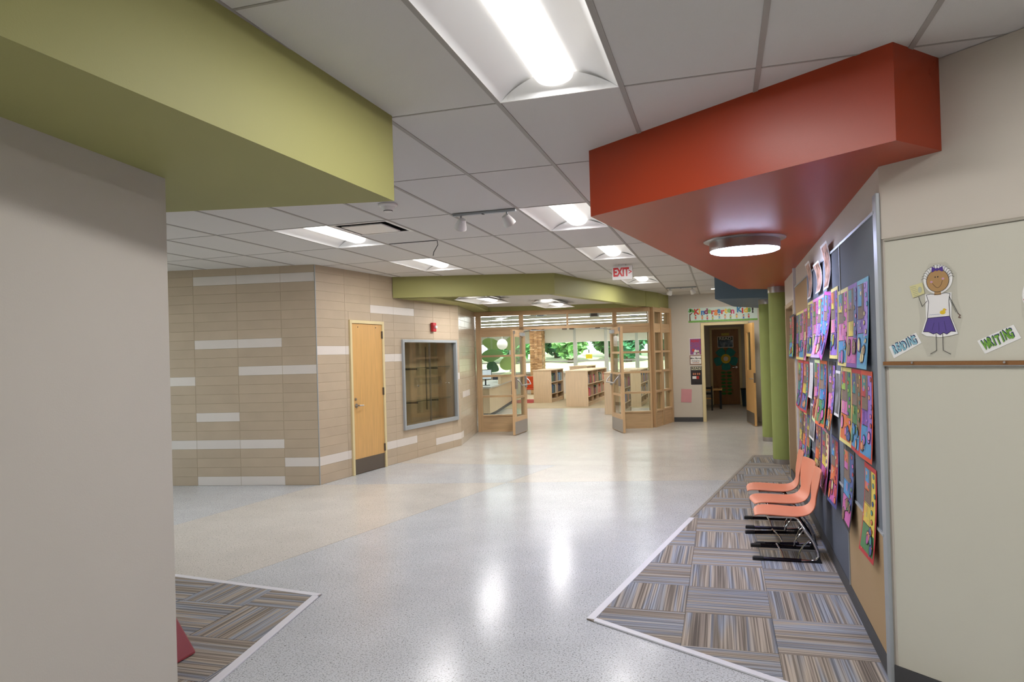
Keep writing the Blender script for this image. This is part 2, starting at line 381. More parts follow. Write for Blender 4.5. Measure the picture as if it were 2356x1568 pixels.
# troffers
def troffer(name='ceiling_light'):
    r = empty(name)
    h = MB()
    nseg = 10
    def wing(u, v): # left wing
        a = u; x = .014+(.205-.014)*a; z = .075*math.sin(a*math.pi/2); return (x, .012+v*(CY-.024), z)
    h.grid(lambda u, v: wing(u, v), nseg, 1); h.grid(lambda u, v: (CX-wing(u, v)[0],)+wing(u, v)[1:], nseg, 1)
    h.build('reflector', M_lampw, r, smooth=True)
    for yy in (.012, CY-.012):
        e = MB(); pts = [(.014, yy, 0)]+[(wing(k/nseg, 0)[0], yy, wing(k/nseg, 0)[2]) for k in range(nseg+1)]+[(CX-wing(k/nseg, 0)[0], yy, wing(k/nseg, 0)[2]) for k in range(nseg, -1, -1)]
        sg = 1 if yy < .5 else -1
        def endp(u, v): # curved end plate sloping inwards
            x = .014+u*(CX-.028); d = abs(u-.5)*2; z = .075*math.cos(d*math.pi/2)**.8 if d < 1 else 0
            return (x, yy+sg*.10*v*math.cos(d*math.pi/2), z*v)
        e.grid(endp, 16, 1); e.build('end_plate', M_lampw, r)
    fr = MB()
    for a in ((0, .014, 0, CY), (CX-.014, CX, 0, CY), (0, CX, 0, .012), (0, CX, CY-.012, CY)): fr.box(a[0], a[1], a[2], a[3], -.001, .004)
    fr.build('frame', M_white, r)
    l = MB(); n = 12
    prof = [(CX/2-.098*math.cos(math.pi*k/n), .078-.055*math.sin(math.pi*k/n)) for k in range(n+1)]
    l.grid(lambda u, v: (prof[round(u*n)][0], .07+v*(CY-.14), prof[round(u*n)][1]), n, 1)
    for yy in (.07, CY-.07): l.face([(p[0], yy, p[1]) for p in prof])
    l.build('lens', M_lens, r, smooth=True)
    B(.005, CX-.005, .005, CY-.005, .082, .1).build('housing', M_white, r)
    ld = bpy.data.lights.new('tubes', 'AREA'); ld.shape = 'RECTANGLE'; ld.size = .19; ld.size_y = CY-.14; ld.energy = LAMPW; ld.color = (1, .985, .985)
    lo = bpy.data.objects.new('tubes', ld); C.objects.link(lo); lo.parent = r; lo.location = (CX/2, CY/2, .018)
    return r
T0 = troffer()
names = {(1, -1): 'nearest recessed light between the green and red bulkheads', (0, 2): 'recessed light right of the spotlight track, left of the red bulkhead',
         (0, 4): 'recessed light between the larger one and the exit sign', (0, 7): 'recessed light just beyond the exit sign', (-4, 2): 'recessed light left of the square air diffuser',
         (-4, 4): 'recessed light above the display case, close to the far green bulkhead', (1, -4): 'unseen recessed light added behind the viewpoint to fill the hall', (-4, -1): 'unseen recessed light added over the alcove',
         (-9, 1): 'unseen recessed light added far left behind the near wall', (4, -2): 'unseen recessed light added above the whiteboard wall'}
for k, (i, j) in enumerate(LIGHTS+ADDED_LIGHTS):
    if (i, j) in ((-4, -1),): continue
    o = T0 if k == 0 else copy_tree(T0); o.location = (GX+i*CX, GY+j*CY, CEIL); tag(o, names[(i, j)], 'ceiling light', 'recessed ceiling lights')

# ------------------------------------------------------------------ bulkheads
def bulk(name, poly, z0, m, label, z1=CEIL+.12): return struct(MB().prism(poly, z0, z1).build(name, m), label)
bulk('bulkhead_green_near', [(-1.59, 3.311), (-1.655, 1.286), (-1.79, -2.9), (-8.9, -2.9), (-8.9, 1.86), (-2.808, 3.067)], 2.421, M_green, 'olive green dropped bulkhead above the near left wall')
bulk('bulkhead_red', [(.721, 3.245), (.955, 3.50), (1.1, 4.0), (1.1, 10.95), (.88, 10.88), (.272, 10.47), (-.746, 4.318)], 2.452, M_red, 'red orange wedge-shaped bulkhead carrying the round light')
bulk('bulkhead_blue', [(-.066, 12.25), (.97, 12.56), (.97, 15.92), (.784, 15.6), (.274, 14.72)], 2.45, M_blue, 'slate blue bulkhead behind the red one')
# library bay: green band with a recessed inner ceiling
bay_o = [(-4.80, 9.85), (-2.432, 10.624), (-1.12, 16.35), (-1.42, 15.1), (-5.03, 14.19), (-4.56, 12.0)]
ZB, ZI = 2.54, 2.625
bo = struct(empty('bulkhead_bay'), 'olive green bulkhead ring above the library entrance')
MB().prism([(-4.80, 9.85), (-2.432, 10.624), (-2.52, 10.76), (-4.80, 10.02)], ZB, CEIL+.12).build('fascia', M_green, bo)
MB().prism([(-2.432, 10.624), (-1.10, 16.36), (-1.24, 16.36), (-2.56, 10.70)], ZB, CEIL+.12).build('fascia', M_green, bo)
MB().prism([(-4.82, 9.95), (-4.28, 10.15), (-4.24, 11.96), (-4.63, 14.0), (-4.63, 14.3), (-5.1, 14.3), (-4.58, 12.0)], ZB, CEIL+.12).build('soffit', M_green, bo)
MB().prism([(-4.7, 13.98), (-1.45, 14.80), (-1.25, 15.4), (-1.15, 16.35), (-1.6, 15.2), (-5.1, 14.28)], ZB, CEIL+.12).build('soffit', M_green, bo)
MB().prism([(-4.75, 9.95), (-2.5, 10.70), (-1.2, 16.3), (-1.5, 15.1), (-4.9, 14.25)], ZI, CEIL+.12).build('inner_ceiling', M_ceil, bo)
for nm, x, y, lb in ((0, -4.15, 10.75, 'recessed light in the library bay ceiling, nearer one'), (1, -3.38, 12.65, 'recessed light in the library bay ceiling, farther one')):
    o = copy_tree(T0); o.location = (x, y, ZI-.085); tag(o, lb, 'ceiling light', 'recessed ceiling lights')

# ------------------------------------------------------------------ tiled block walls
BH, BL = .1202, .6096
bm = {}
def blockmesh(w, h, m):
    k = (round(w, 3), round(h, 3), m.name)
    if k not in bm:
        b = MB(); e = .0008; t = .003
        b.v = [(0, 0, 0), (w, 0, 0), (w, 0, h), (0, 0, h), (e*2, -t, e*2), (w-e*2, -t, e*2), (w-e*2, -t, h-e*2), (e*2, -t, h-e*2)]
        b.f = [(4, 5, 6, 7), (0, 1, 5, 4), (1, 2, 6, 5), (2, 3, 7, 6), (3, 0, 4, 7)]; b.m = [0]*5
        bm[k] = b.mesh('block', m)
    return bm[k]
def blockwall(name, fr, joints, white, holes, mt, label, top=CEIL+.01, thick=.2, x0=None, x1=None):
    L = fr[2]; w = empty(name, fr[0], fr[1]); struct(w, label)
    xs = sorted({0, round(L, 3)} | {round(h[k], 3) for h in holes for k in (0, 1)}); zs = sorted({0, top} | {h[k] for h in holes for k in (2, 3)})
    back = MB()
    for a in range(len(xs)-1):
        for c in range(len(zs)-1):
            mx, mz = (xs[a]+xs[a+1])/2, (zs[c]+zs[c+1])/2
            if any(h[0] < mx < h[1] and h[2] < mz < h[3] for h in holes): continue
            back.box(xs[a], xs[a+1], 0, thick, zs[c], zs[c+1])
    back.build('backing', M_joint, w)
    js = [0]+[j for j in joints if 0 < j < L]+[L]
    for c in range(len(js)-1):
        for r in range(24):
            a, b, z0, z1 = js[c], js[c+1], r*BH, min((r+1)*BH, top)
            m = M_blockw if (c, r) in white else mt
            rects = [(a, b, z0, z1)]
            for h in holes:
                nr = []
                for (p, q, u, v) in rects:
                    if q <= h[0] or p >= h[1] or v <= h[2] or u >= h[3]: nr.append((p, q, u, v)); continue
                    if p < h[0]: nr.append((p, h[0], u, v))
                    if q > h[1]: nr.append((h[1], q, u, v))
                    p2, q2 = max(p, h[0]), min(q, h[1])
                    if u < h[2]: nr.append((p2, q2, u, h[2]))
                    if v > h[3]: nr.append((p2, q2, h[3], v))
                rects = nr
            for (p, q, u, v) in rects:
                if q-p < .012 or v-u < .012: continue
                link('block', blockmesh(q-p-.003, v-u-.003, m), w, (p+.0015, 0, u+.0015))
    return w
LA = FA[2]; ja = [LA-.465-BL*k for k in range(4, -1, -1)]   # column k=.. ends at the corner
nA = len(ja)   # columns: index nA is the corner column
wa = {(nA, 2), (nA, 12), (nA, 22), (nA-1, 0), (nA-1, 4), (nA-1, 12), (nA-1, 15), (nA-1, 22), (nA-2, 0), (nA-2, 4), (nA-2, 7), (nA-2, 15), (nA-2, 22), (nA-3, 4), (nA-3, 11)}
blockwall('wall_back_left', FA, ja, wa, [], M_block, 'tan block wall with scattered white blocks left of the corner')
jb = [.625+.6096*k for k in range(6)]
wb = {(0, 2), (1, 2), (0, 14), (1, 14), (2, 13), (3, 13), (2, 19), (3, 19), (2, 2), (3, 2), (5, 1), (6, 1), (6, 10)}
DB = (.70, 1.54, 0, 2.165); CB = (2.05, 3.86, .48, 1.905)
blockwall('wall_left', FB, jb, wb, [DB, CB], M_block, 'tan block wall with a wooden door and a display case')
blockwall('wall_left_return', FC, [.3, .75, 1.2, 1.65, 2.1], {(1, 7), (2, 7), (0, 1)}, [], M_blockg, 'glossy tan block return beside the library entrance')
tr = MB().tube([on(FB, 0, -.010, 0), on(FB, 0, -.010, CEIL)], .006, 8).build('trim_5', M_alug); struct(tr, 'slim metal corner bead of the block walls')

# wooden door in the block wall
def lever(parent, x, z, y=-.02, right=True, m=None):
    m = m or M_steel; s = 1 if right else -1
    b = MB(); 
    b.tube([(x, y, z), (x, y-.012, z)], .03, 16); b.tube([(x, y-.01, z), (x, y-.05, z)], .011, 10); b.tube([(x, y-.048, z), (x+s*.03, y-.055, z), (x+s*.115, y-.05, z-.004)], [.011, .010, .008], 10)
    return b.build('lever_handle', m, parent, smooth=True)
d1 = empty('door_1', FB[0], FB[1]); struct(d1, 'orange birch door with lever handle in the block wall')
b = MB(); b.box(.70, .745, -.03, .12, 0, 2.165); b.box(1.495, 1.54, -.03, .12, 0, 2.165); b.box(.745, 1.495, -.03, .12, 2.12, 2.165); b.build('door_frame', M_frame, d1, bevel=.003)
leaf = B(.748, 1.492, -.012, .032, .008, 2.117).build('door_leaf', M_door, d1)
B(.752, 1.488, -.0145, -.012, .01, .215).build('kick_plate', M_kick, leaf)
lever(leaf, .815, .965, -.012, True)
MB().tube([(.80, -.012, 1.055), (.80, -.026, 1.055)], .018, 14).build('deadbolt', M_steel, leaf, smooth=True)
for z in (1.965, 1.13, .30):
    MB().box(1.478, 1.505, -.02, -.012, z-.055, z+.055).tube([(1.493, -.026, z-.055), (1.493, -.026, z+.055)], .009, 8).build('hinge', M_kick, leaf)
for x in (.90, 1.34): MB().tube([(x, -.012, 2.07), (x, -.018, 2.07)], .008, 8).build('bolt', M_kick, leaf)
B(.745, 1.495, .1, .14, 0, 2.12).build('backing', M_dark, d1)

# display case
dc = empty('display_case', FB[0], FB[1]); tag(dc, 'built-in glass display case with grey metal frame and empty shelves', 'display case')
x0, x1, z0, z1 = 2.05, 3.86, .48, 1.905; fwid = .045
for q in ((x0, x0+fwid, z0, z1), (x1-fwid, x1, z0, z1), (x0+fwid, x1-fwid, z1-fwid, z1), (x0+fwid, x1-fwid, z0, z0+fwid+.02)): B(q[0], q[1], -.035, .03, q[2], q[3]).build('frame', M_alug, dc, bevel=.003)
M_case = wood('case_veneer', 'a98f6a', .08, .45)
B(x0+.01, x1-.01, .36, .38, z0+.01, z1-.01).build('back_panel', M_case, dc)
for q in ((x0+.01, x0+.03), (x1-.03, x1-.01)): B(q[0], q[1], .03, .36, z0+.01, z1-.01).build('side_panel', M_case, dc)
B(x0+.01, x1-.01, .03, .36, z0+.01, z0+.04).build('bottom_panel', M_case, dc); B(x0+.01, x1-.01, .03, .36, z1-.04, z1-.01).build('top_panel', M_case, dc)
for a, c, yy in ((x0+fwid, 2.935, -.005), (2.915, x1-fwid, .012)):
    p = B(a, c, yy, yy+.006, z0+.065, z1-fwid).build('sliding_pane', M_glassd, dc)
    B(c-.012 if a < 2.5 else a, c if a < 2.5 else a+.012, yy-.003, yy, z0+.065, z1-fwid).build('pane_edge', M_kick, p)
for x, z in ((2.52, 1.154), (3.55, 1.15)): MB().tube([(x, -.006, z), (x, -.018, z)], .012, 10).build('lock', M_chrome, dc)
for x in (2.30, 2.70, 3.40): 
    B(x-.009, x+.009, .35, .36, .70, 1.80).build('standard', M_kick, dc)
for z in (1.44, .885):
    sh = B(x0+.04, x1-.04, .10, .345, z, z+.012).build('glass_shelf', glass('shelf_glass', (.62, .70, .66), 1.4), dc)
    for x in (2.16, 2.70, 3.40): MB().prism([(-.008, .12), (.008, .12), (.008, .345), (-.008, .345)], z-.03, z-.001).build('bracket', M_black, sh, (x, 0, 0))

# fire alarm
fa = empty('fire_alarm', on(FB, 3.02, -.012, 2.12), FB[1]); tag(fa, 'small red fire alarm strobe on the block wall above the display case', 'fire alarm')
B(-.055, .055, -.05, 0, -.075, .075).build('housing', mat('alarm_red', 'b3202a', .4), fa, bevel=.008)
MB().lathe([(.028, 0), (.026, .018), (.012, .026)], 14).build('strobe_lens', mat('strobe_white', 'efeeee', .15), fa, (.03, -.05, 0)).rotation_euler = (math.pi/2, 0, 0)
B(-.045, -.005, -.054, -.05, -.03, .03).build('grille', mat('alarm_dark', '7c1016', .5), fa)

# ------------------------------------------------------------------ plain walls
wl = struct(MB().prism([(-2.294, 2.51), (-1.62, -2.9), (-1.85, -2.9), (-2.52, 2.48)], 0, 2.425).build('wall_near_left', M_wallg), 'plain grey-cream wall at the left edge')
b = MB(); b.box(-9.1, -8.95, -3, 3.9, 0, CEIL+.12); b.box(-9.1, -8.95, 7.2, 8.5, 0, CEIL+.12); b.box(-9.1, -8.95, 3.9, 7.2, 2.45, CEIL+.12); b.box(-9.1, -8.95, 3.9, 7.2, 0, .3); struct(b.build('wall_far_left', M_wall))
w0 = struct(empty('window_10', (-9.02, 5.55, 0)), 'tall daylight window at the left end of the hall')
for q in ((-1.65, -1.58), (-.55, -.49), (.49, .55), (1.58, 1.65)): B(-.05, .05, q[0], q[1], .3, 2.45).build('window_frame', M_alug, w0)
for z in (.3, 1.2, 2.38): B(-.05, .05, -1.58, 1.58, z, z+.07).build('window_frame', M_alug, w0)
B(-.003, .003, -1.58, 1.58, .37, 2.38).build('pane', M_glass, w0)
struct(B(-30, -9.1, -20, 27, -.2, -.05).build('ground_left', mat('pale_paving', 'c4c0b6', .9)))
struct(B(-9.1, 3.3, -3.1, -2.95, 0, CEIL+.12).build('wall_behind', M_wall)); struct(B(3.1, 3.25, -3, 2.2, 0, CEIL+.12).build('wall_side', M_wall))
# whiteboard wall
wd = empty('wall_right_front', FD[0], FD[1]); struct(wd, 'angled cream wall with whiteboard panels')
B(0, 3, 0, .06, 0, CEIL+.12).build('backing', M_wall, wd)
B(.02, 2.95, -.006, 0, .102, 1.511).build('panel', M_wb, wd); B(.02, 2.95, -.006, 0, 1.53, 2.093).build('panel', M_wb, wd); B(.0, 2.95, -.006, 0, 2.108, CEIL).build('panel', M_wall, wd)
B(.02, 2.95, -.014, 0, 2.094, 2.107).build('top_rail', mat('rail_grey', 'a39d90', .4, metal=.4), wd, bevel=.002)
tk = B(.0, 2.95, -.018, 0, 1.512, 1.529).build('tack_rail', mat('brown_cork_strip', '8a5f34', .7, var=.08, vscale=200), wd)
B(0, 2.95, -.02, 0, 1.507, 1.512).build('rail_lip', M_alu, wd)
for x in (.139, .515, .9): MB().tube([(x, -.018, 1.5235), (x, -.026, 1.5235)], .005, 8).build('screw', M_chrome, tk)
bb = B(0, 2.95, -.012, 0, 0, .10).build('baseboard_front', M_rub); bb.location = FD[0]; bb.rotation_euler = (0, 0, FD[1]); struct(bb, 'dark rubber baseboard of the whiteboard wall')
# pin board wall
wp = empty('wall_right', FP[0], FP[1]); struct(wp, 'cream wall covered with grey and tan pin boards')
SF = 5.93; DS0, DS1 = 4.62, 5.72   # wall length, door span (distance from near corner)
bk = MB(); bk.box(px(DS0), px(0), 0, .06, 0, CEIL+.12); bk.box(px(SF), px(DS1), 0, .12, 0, CEIL+.12); bk.box(px(DS1), px(DS0), 0, .12, 2.12, CEIL+.12)
bk.build('backing', M_wall, wp)
def panel(nm, s0, s1, za, zb, m, y=-.012): return B(px(s1)+.004, px(s0)-.004, y, 0, za, zb).build(nm, m, wp)
panel('pin_board', .06, 1.175, .70, 2.24, M_pinG); panel('pin_board', 1.185, 3.10, .70, 2.24, M_pinG); panel('pin_board', 3.11, 4.38, .70, 2.24, M_pinT)
panel('pin_board', .06, 1.155, .105, .685, M_pinT); panel('pin_board', 1.165, 4.38, .105, .685, M_pinD)
for s in (1.18, 3.105): B(px(s)-.006, px(s)+.006, -.018, 0, .69, 2.245).build('joint_strip', M_alug, wp)
B(px(1.16)-.006, px(1.16)+.006, -.018, 0, .105, .69).build('joint_strip', M_alug, wp)
B(px(4.4), px(.05), -.02, 0, .685, .70).build('joint_strip', M_alug, wp); B(px(4.4), px(.05), -.02, 0, 2.24, 2.255).build('joint_strip', M_alug, wp)
MB().box(px(.075), px(-.012), -.018, .0, .0, 2.33).build('corner_trim', M_alug, wp, bevel=.004)
B(px(4.42), px(4.36), -.03, 0, .46, 2.455).build('edge_trim', mat('white_trim', 'd8d4d2', .5), wp)
bb = B(px(SF), px(.08), -.014, 0, 0, .10).build('baseboard_right', M_rub); bb.location = FP[0]; bb.rotation_euler = (0, 0, FP[1]); struct(bb, 'dark rubber baseboard below the pin boards')
d2 = empty('door_2', FP[0], FP[1]); struct(d2, 'recessed beige door at the far end of the pin board wall')
M_bf = mat('beige_frame', 'b49d7c', .5)
b = MB(); b.box(px(DS1)-.01, px(DS1)+.05, -.02, .14, 0, 2.13); b.box(px(DS0)-.05, px(DS0)+.01, -.02, .14, 0, 2.13); b.box(px(DS1)+.05, px(DS0)-.05, -.02, .14, 2.08, 2.13); b.build('door_frame', M_bf, d2, bevel=.003)
B(px(DS1)+.052, px(DS0)-.052, .09, .13, .01, 2.078).build('door_leaf', mat('beige_door', 'a8906f', .5), d2)
lever(d2, px(DS0)-.13, .97, .09, False)
# right side beyond the pin boards
struct(MB().prism([(.82, 9.58), (1.3, 9.6), (1.3, 9.7), (.82, 9.66)], 0, CEIL).build('wall_right_jog', M_wall))
struct(B(1.12, 1.25, 9.6, 16.5, 0, CEIL).build('wall_right_far', M_wall))

# ------------------------------------------------------------------ columns
def column(x, y, r, top, lb):
    o = empty('column', (x, y, 0)); tag(o, lb, 'column', 'green round columns')
    MB().lathe([(r, .075), (r, top-.085)], 40).build('shaft', M_col, o, smooth=True)
    MB().lathe([(r-.004, 0), (r-.004, .075)], 40).build('base_ring', M_steel, o, smooth=True)
    MB().lathe([(r+.006, top-.085), (r+.006, top-.001)], 40).build('collar', M_steel, o, smooth=True)
column(.79, 10.42, .135, 2.452, 'green round column under the red bulkhead, the nearer one'); column(.80, 12.98, .145, 2.45, 'green round column under the blue bulkhead, the farther one')

# round lamp on the red bulkhead
rl = empty('round_ceiling_light', (.20, 5.74, 2.452)); tag(rl, 'round steel-rimmed light on the underside of the red bulkhead', 'ceiling light')
MB().lathe([(.305, 0), (.305, -.006), (.29, -.012), (.268, -.014)], 48).build('flange', M_steel, rl, smooth=True)
MB().lathe([(.262, -.012), (.262, -.082), (.254, -.082)], 48).build('rim', M_steel, rl, smooth=True)
MB().lathe([(.256, -.074), (.256, -.088), (.235, -.096), (.15, -.102), (.01, -.105)], 48).build('lens', emit('round_lens', 'ccd6ff', 42), rl, smooth=True)

# ------------------------------------------------------------------ far kindergarten wall
KY = 16.33
wk = struct(empty('wall_far'), 'cream wall around the far classroom doorway')
b = MB(); b.box(-1.13, -.41, KY, KY+.15, 0, CEIL+.12); b.box(-.41, .60, KY, KY+.15, 2.215, CEIL+.12); b.box(.60, 1.2, KY, KY+.15, 0, CEIL+.12); b.build('surface', M_wall, wk)
bb = B(-1.13, -.42, KY-.012, KY, 0, .10).build('baseboard_far', M_rub); struct(bb, 'dark baseboard left of the far doorway')
d3 = struct(empty('door_3', (0, KY, 0)), 'open wooden classroom door with a narrow window')
b = MB(); b.box(-.415, -.345, -.03, .16, 0, 2.21); b.box(.53, .60, -.03, .16, 0, 2.21); b.box(-.345, .53, -.03, .16, 2.15, 2.21); b.build('door_frame', M_frame, d3, bevel=.003)
lf = empty('door_leaf', (.53, -.035, 0), math.radians(-83), d3)   # local x runs from hinge to free edge
dw = 1.0
b = MB(); b.box(0, dw, -.022, .022, .01, .98); b.box(0, .30, -.022, .022, .98, 1.98); b.box(.62, dw, -.022, .022, .98, 1.98)
b = MB(); wx0, wx1, wz0, wz1 = .28, .74, 1.15, 1.95
b.box(0, wx0, -.022, .022, .01, 2.14); b.box(wx1, dw, -.022, .022, .01, 2.14); b.box(wx0, wx1, -.022, .022, .01, wz0); b.box(wx0, wx1, -.022, .022, wz1, 2.14)
sl = b.build('slab', M_door, lf)
B(wx0, wx1, -.004, .004, wz0, wz1).build('pane', M_glass, lf)
B(.03, dw-.01, -.026, -.022, .02, .27).build('kick_plate', M_kick, lf)
lv = MB(); lv.tube([(dw-.07, -.022, .98), (dw-.07, -.07, .98), (dw-.18, -.075, .98)], .011, 10); lv.build('lever_handle', M_steel, lf, smooth=True)
B(dw-.003, dw+.004, -.02, .02, .9, 1.1).build('strike_plate', M_kick, lf)

# far corridor behind the doorway
hall = struct(empty('wall_corridor'), 'cream corridor walls beyond the open classroom door')
B(-1.0, -.9, KY+.15, 21.4, 0, 2.6).build('surface', M_wall, hall); B(1.15, 1.25, KY+.15, 21.4, 0, 2.6).build('surface', M_wall, hall); 
b = MB(); b.box(-1.0, -.30, 21.3, 21.4, 0, 2.6); b.box(.57, 1.2, 21.3, 21.4, 0, 2.6); b.box(-.3, .57, 21.3, 21.4, 2.24, 2.6); b.build('surface', M_wall, hall)
struct(B(-1.1, 1.3, KY+.1, 21.5, 2.6, 2.7).build('ceiling_corridor', M_ceil))
struct(B(-1.1, 1.3, 16.4, 21.45, -.1, -.0).build('floor_corridor', M_ter_w))
d4 = struct(empty('door_4', (0, 21.3, 0)), 'dark wooden door decorated with a paper flower')
b = MB(); b.box(-.30, -.235, -.04, .06, 0, 2.24); b.box(.50, .57, -.04, .06, 0, 2.24); b.box(-.235, .50, -.04, .06, 2.18, 2.24); b.build('door_frame', M_frame, d4)
B(-.235, .50, -.02, .03, .015, 2.178).build('door_leaf', M_doord, d4)
lever(d4, .42, 1.08, -.02, False, M_chrome); B(-.25, .52, .05, .09, 0, 2.2).build('backing', M_dark, d4); B(-.235, .50, -.03, .05, 0, .014).build('leak_strip', M_kick, d4)  # backing and floor strip added to stop light leaking under the leaf
B(.03, .245, -.026, -.02, 2.0, 2.075).build('room_tag', mat('yellow_tag', 'c8b54a', .5), d4)
fl = empty('paper_flower', (.135, 21.272, 1.33)); tag(fl, 'teal paper flower with yellow centre and green leafy stem on the far door', 'paper flower')
M_teal = mat('teal_paper', '1f8a86', .6, var=.1, vscale=6); M_yel = mat('yellow_paper', 'e0bf2a', .6); M_leaf = mat('leaf_green_paper', '2f7d2a', .6)
for k in range(5):
    a = -math.pi/2+2*math.pi*k/5; ca, sa = math.cos(a), math.sin(a)
    pts = [(.09, -.06), (.2, -.125), (.315, -.115), (.335, 0), (.315, .115), (.2, .125), (.09, .06)]
    MB().wprism([(p*ca-q*sa, p*sa+q*ca) for p, q in pts], -.006, -.003).build('petal', M_teal, fl)
MB().wprism([(.135*math.cos(t*math.pi/12), .135*math.sin(t*math.pi/12)) for t in range(24)], -.010, -.006).build('center', M_yel, fl)
MB().wprism([(.068*math.cos(t*math.pi/8), .068*math.sin(t*math.pi/8)) for t in range(16)], -.012, -.010).build('label_disc', M_paper, fl)
for k in range(7):
    for s in (-1, 1):
        z = -.40-.10*k; pts = [(0, 0), (s*.05, .035), (s*.12, .03), (s*.15, .0), (s*.1, -.035), (s*.04, -.03)]
        MB().wprism([(p+s*.005, q+z) for p, q in pts], -.006-.001*k, -.003).build('leaf', M_leaf, fl)
po = empty('read_poster', (.135, 21.278, 1.815)); tag(po, 'dark READ poster on the flower-decorated far door', 'poster')
B(-.22, .22, -.002, 0, -.16, .16).build('sheet', M_paper, po); B(-.205, .205, -.0035, -.002, -.145, .05).build('print', picture('read_far', ['1c2530', '3c5468', '6b7f92', 'aab4bf'], 9), po)
B(-.205, .205, -.0035, -.002, .05, .145).build('title_band', mat('band_dark', '35433c', .6), po)
text('lettering', 'READ', .11, mat('pale_letter', 'd8dcd2', .6), po, 0, -.005, .095, bold=.003, sx=1.25)
cl = empty('added_corridor_light', (.1, 18.6, 2.6)); tag(cl, 'unseen round flush light added to brighten the far corridor', 'ceiling light')  # added lamp that lifts the dim corridor; no fixture is visible there
MB().lathe([(.2, 0), (.2, -.03), (.19, -.035)], 24).build('rim', M_alug, cl, smooth=True); MB().lathe([(.185, -.035), (.1, -.05), (.01, -.055)], 24).build('lens', emit('added_corridor_lens', 'fff0d8', 15), cl, smooth=True)
# small table, chair and bin in the corridor
kt = empty('kids_table', (-.32, 20.1, 0)); tag(kt, 'small wooden table with black legs in the far corridor', 'table')
B(-.5, .33, -.3, .3, .50, .535).build('tabletop', M_door, kt, bevel=.005)
for x in (-.44, .28):
    for y in (-.25, .25): B(x-.03, x+.03, y-.03, y+.03, 0, .50).build('leg', M_black, kt)
kc = empty('kids_chair', (-.40, 19.45, 0)); tag(kc, 'small black wooden chair in front of the far corridor table', 'chair')
for x in (-.14, .14):
    B(x-.02, x+.02, -.14, -.10, 0, .64).build('leg', M_black, kc); B(x-.02, x+.02, .11, .15, 0, .30).build('leg', M_black, kc)
B(-.16, .16, -.14, .16, .30, .325).build('seat', M_door, kc)
for z in (.42, .56): B(-.14, .14, -.135, -.115, z, z+.06).build('back_slat', M_black, kc)
tc_ = empty('trash_bin', (.66, 20.7, 0)); tag(tc_, 'dark blue plastic bin beside the far door', 'bin')
bn = mat('bin_blue', '2d4658', .5)
MB().lathe([(.12, 0), (.15, .47), (.158, .5), (.152, .5), (.14, .46), (.11, .02)], 20).build('body', bn, tc_, smooth=True)
MB().lathe([(.162, .47), (.166, .5), (.158, .505)], 20).build('rim', M_black, tc_, smooth=True)

# banner, posters
bn_ = empty('banner', (.06, KY-.002, 2.385), 0); tag(bn_, 'long Kindergarten Kids! banner with drawn children over the far doorway', 'banner')
B(-.735, .735, -.003, 0, -.16, .163).build('sheet', mat('banner_mint', 'd6e6dc', .5), bn_); B(-.735, .735, -.0045, -.003, -.16, -.118).build('grass', mat('banner_grass', '7fb45c', .6, var=.15, vscale=30), bn_)
cols = ['d6453c', 'ecc84a', '3d7fc0', '8f2f5e', '8cbf6a', 'd04a4a', 'e98a3c', '4a86c0', 'd6453c', 'ecc84a', '8cbf6a', 'd04a78', None, '3a86b4', 'd6453c', 'ecc84a', '6aa04a', '222222']
for k, ch in enumerate('Kindergarten Kids!'):
    if ch == ' ': continue
    text('letter', ch, .165, mat('letter_'+cols[k], cols[k], .5), bn_, -.56+.0705*k, -.005, .072+.012*math.sin(k*2.1), bold=.009)
trunk = MB().wprism([(-.715, -.13), (-.685, -.13), (-.692, .0), (-.64, .06), (-.65, .07), (-.70, .03), (-.712, .06)], -.0055, -.003).build('tree_trunk', mat('print_brown', '6a4a34', .6), bn_)
for (x, z, r) in ((-.70, .09, .035), (-.66, .11, .04), (-.62, .085, .03), (-.69, .13, .03)): MB().wprism([(x+r*math.cos(t*.7), z+r*.8*math.sin(t*.7)) for t in range(9)], -.006, -.0045).build('tree_leaves', mat('print_leaf', '6fae5a', .6, var=.2, vscale=40), bn_)
kid_c = ['e0605a', 'f0a060', 'd05070', 'b8d060', '70b0d0', 'f0b090', '88b050', 'f0c050', '4070c0', 'd84840']
for k in range(10):
    x = -.58+.128*k+random.uniform(-.02, .02); z = -.085+random.uniform(-.02, .02); kd = MB()
    sk = random.choice([2, 3])
    kd.wprism([(x-.018, z-.01), (x+.018, z-.01), (x+.012, z+.03), (x-.012, z+.03)], -.0055, -.004, 0)
    kd.wprism([(x+.019*math.cos(t*.63), z+.048+.019*math.sin(t*.63)) for t in range(10)], -.0057, -.004, 2)
    kd.wprism([(x+.02*math.cos(t*.39), z+.056+.017*math.sin(t*.39)) for t in range(9)], -.0059, -.004, 1)
    for s in (-1, 1):
        kd.wprism([(x+s*.004, z-.01), (x+s*.012, z-.01), (x+s*.016, z-.035), (x+s*.007, z-.035)], -.0055, -.004, 3)
        kd.wprism([(x+s*.012, z+.026), (x+s*.012, z+.017), (x+s*.036, z+.02+.01*random.random()), (x+s*.036, z+.032)], -.0055, -.004, 2)
    kd.build('drawn_child', [mat('kid_'+kid_c[k], kid_c[k], .6), mat('kid_hair%d' % (k % 2), ['2c2220', '7a4a2a'][k % 2], .6), mat('kid_skin', 'e2b48c', .6), mat('kid_legs', '5a5a90', .6)], bn_)
def poster(x0, x1, z0, z1, lb, cat='poster', nm='poster'):
    o = empty(nm, ((x0+x1)/2, KY-.002, (z0+z1)/2)); tag(o, lb, cat); w, h = (x1-x0)/2, (z1-z0)/2
    return o, w, h
o, w, h = poster(-.67, -.412, 1.495, 1.872, 'red and blue patterned picture poster, topmost left of the far doorway')
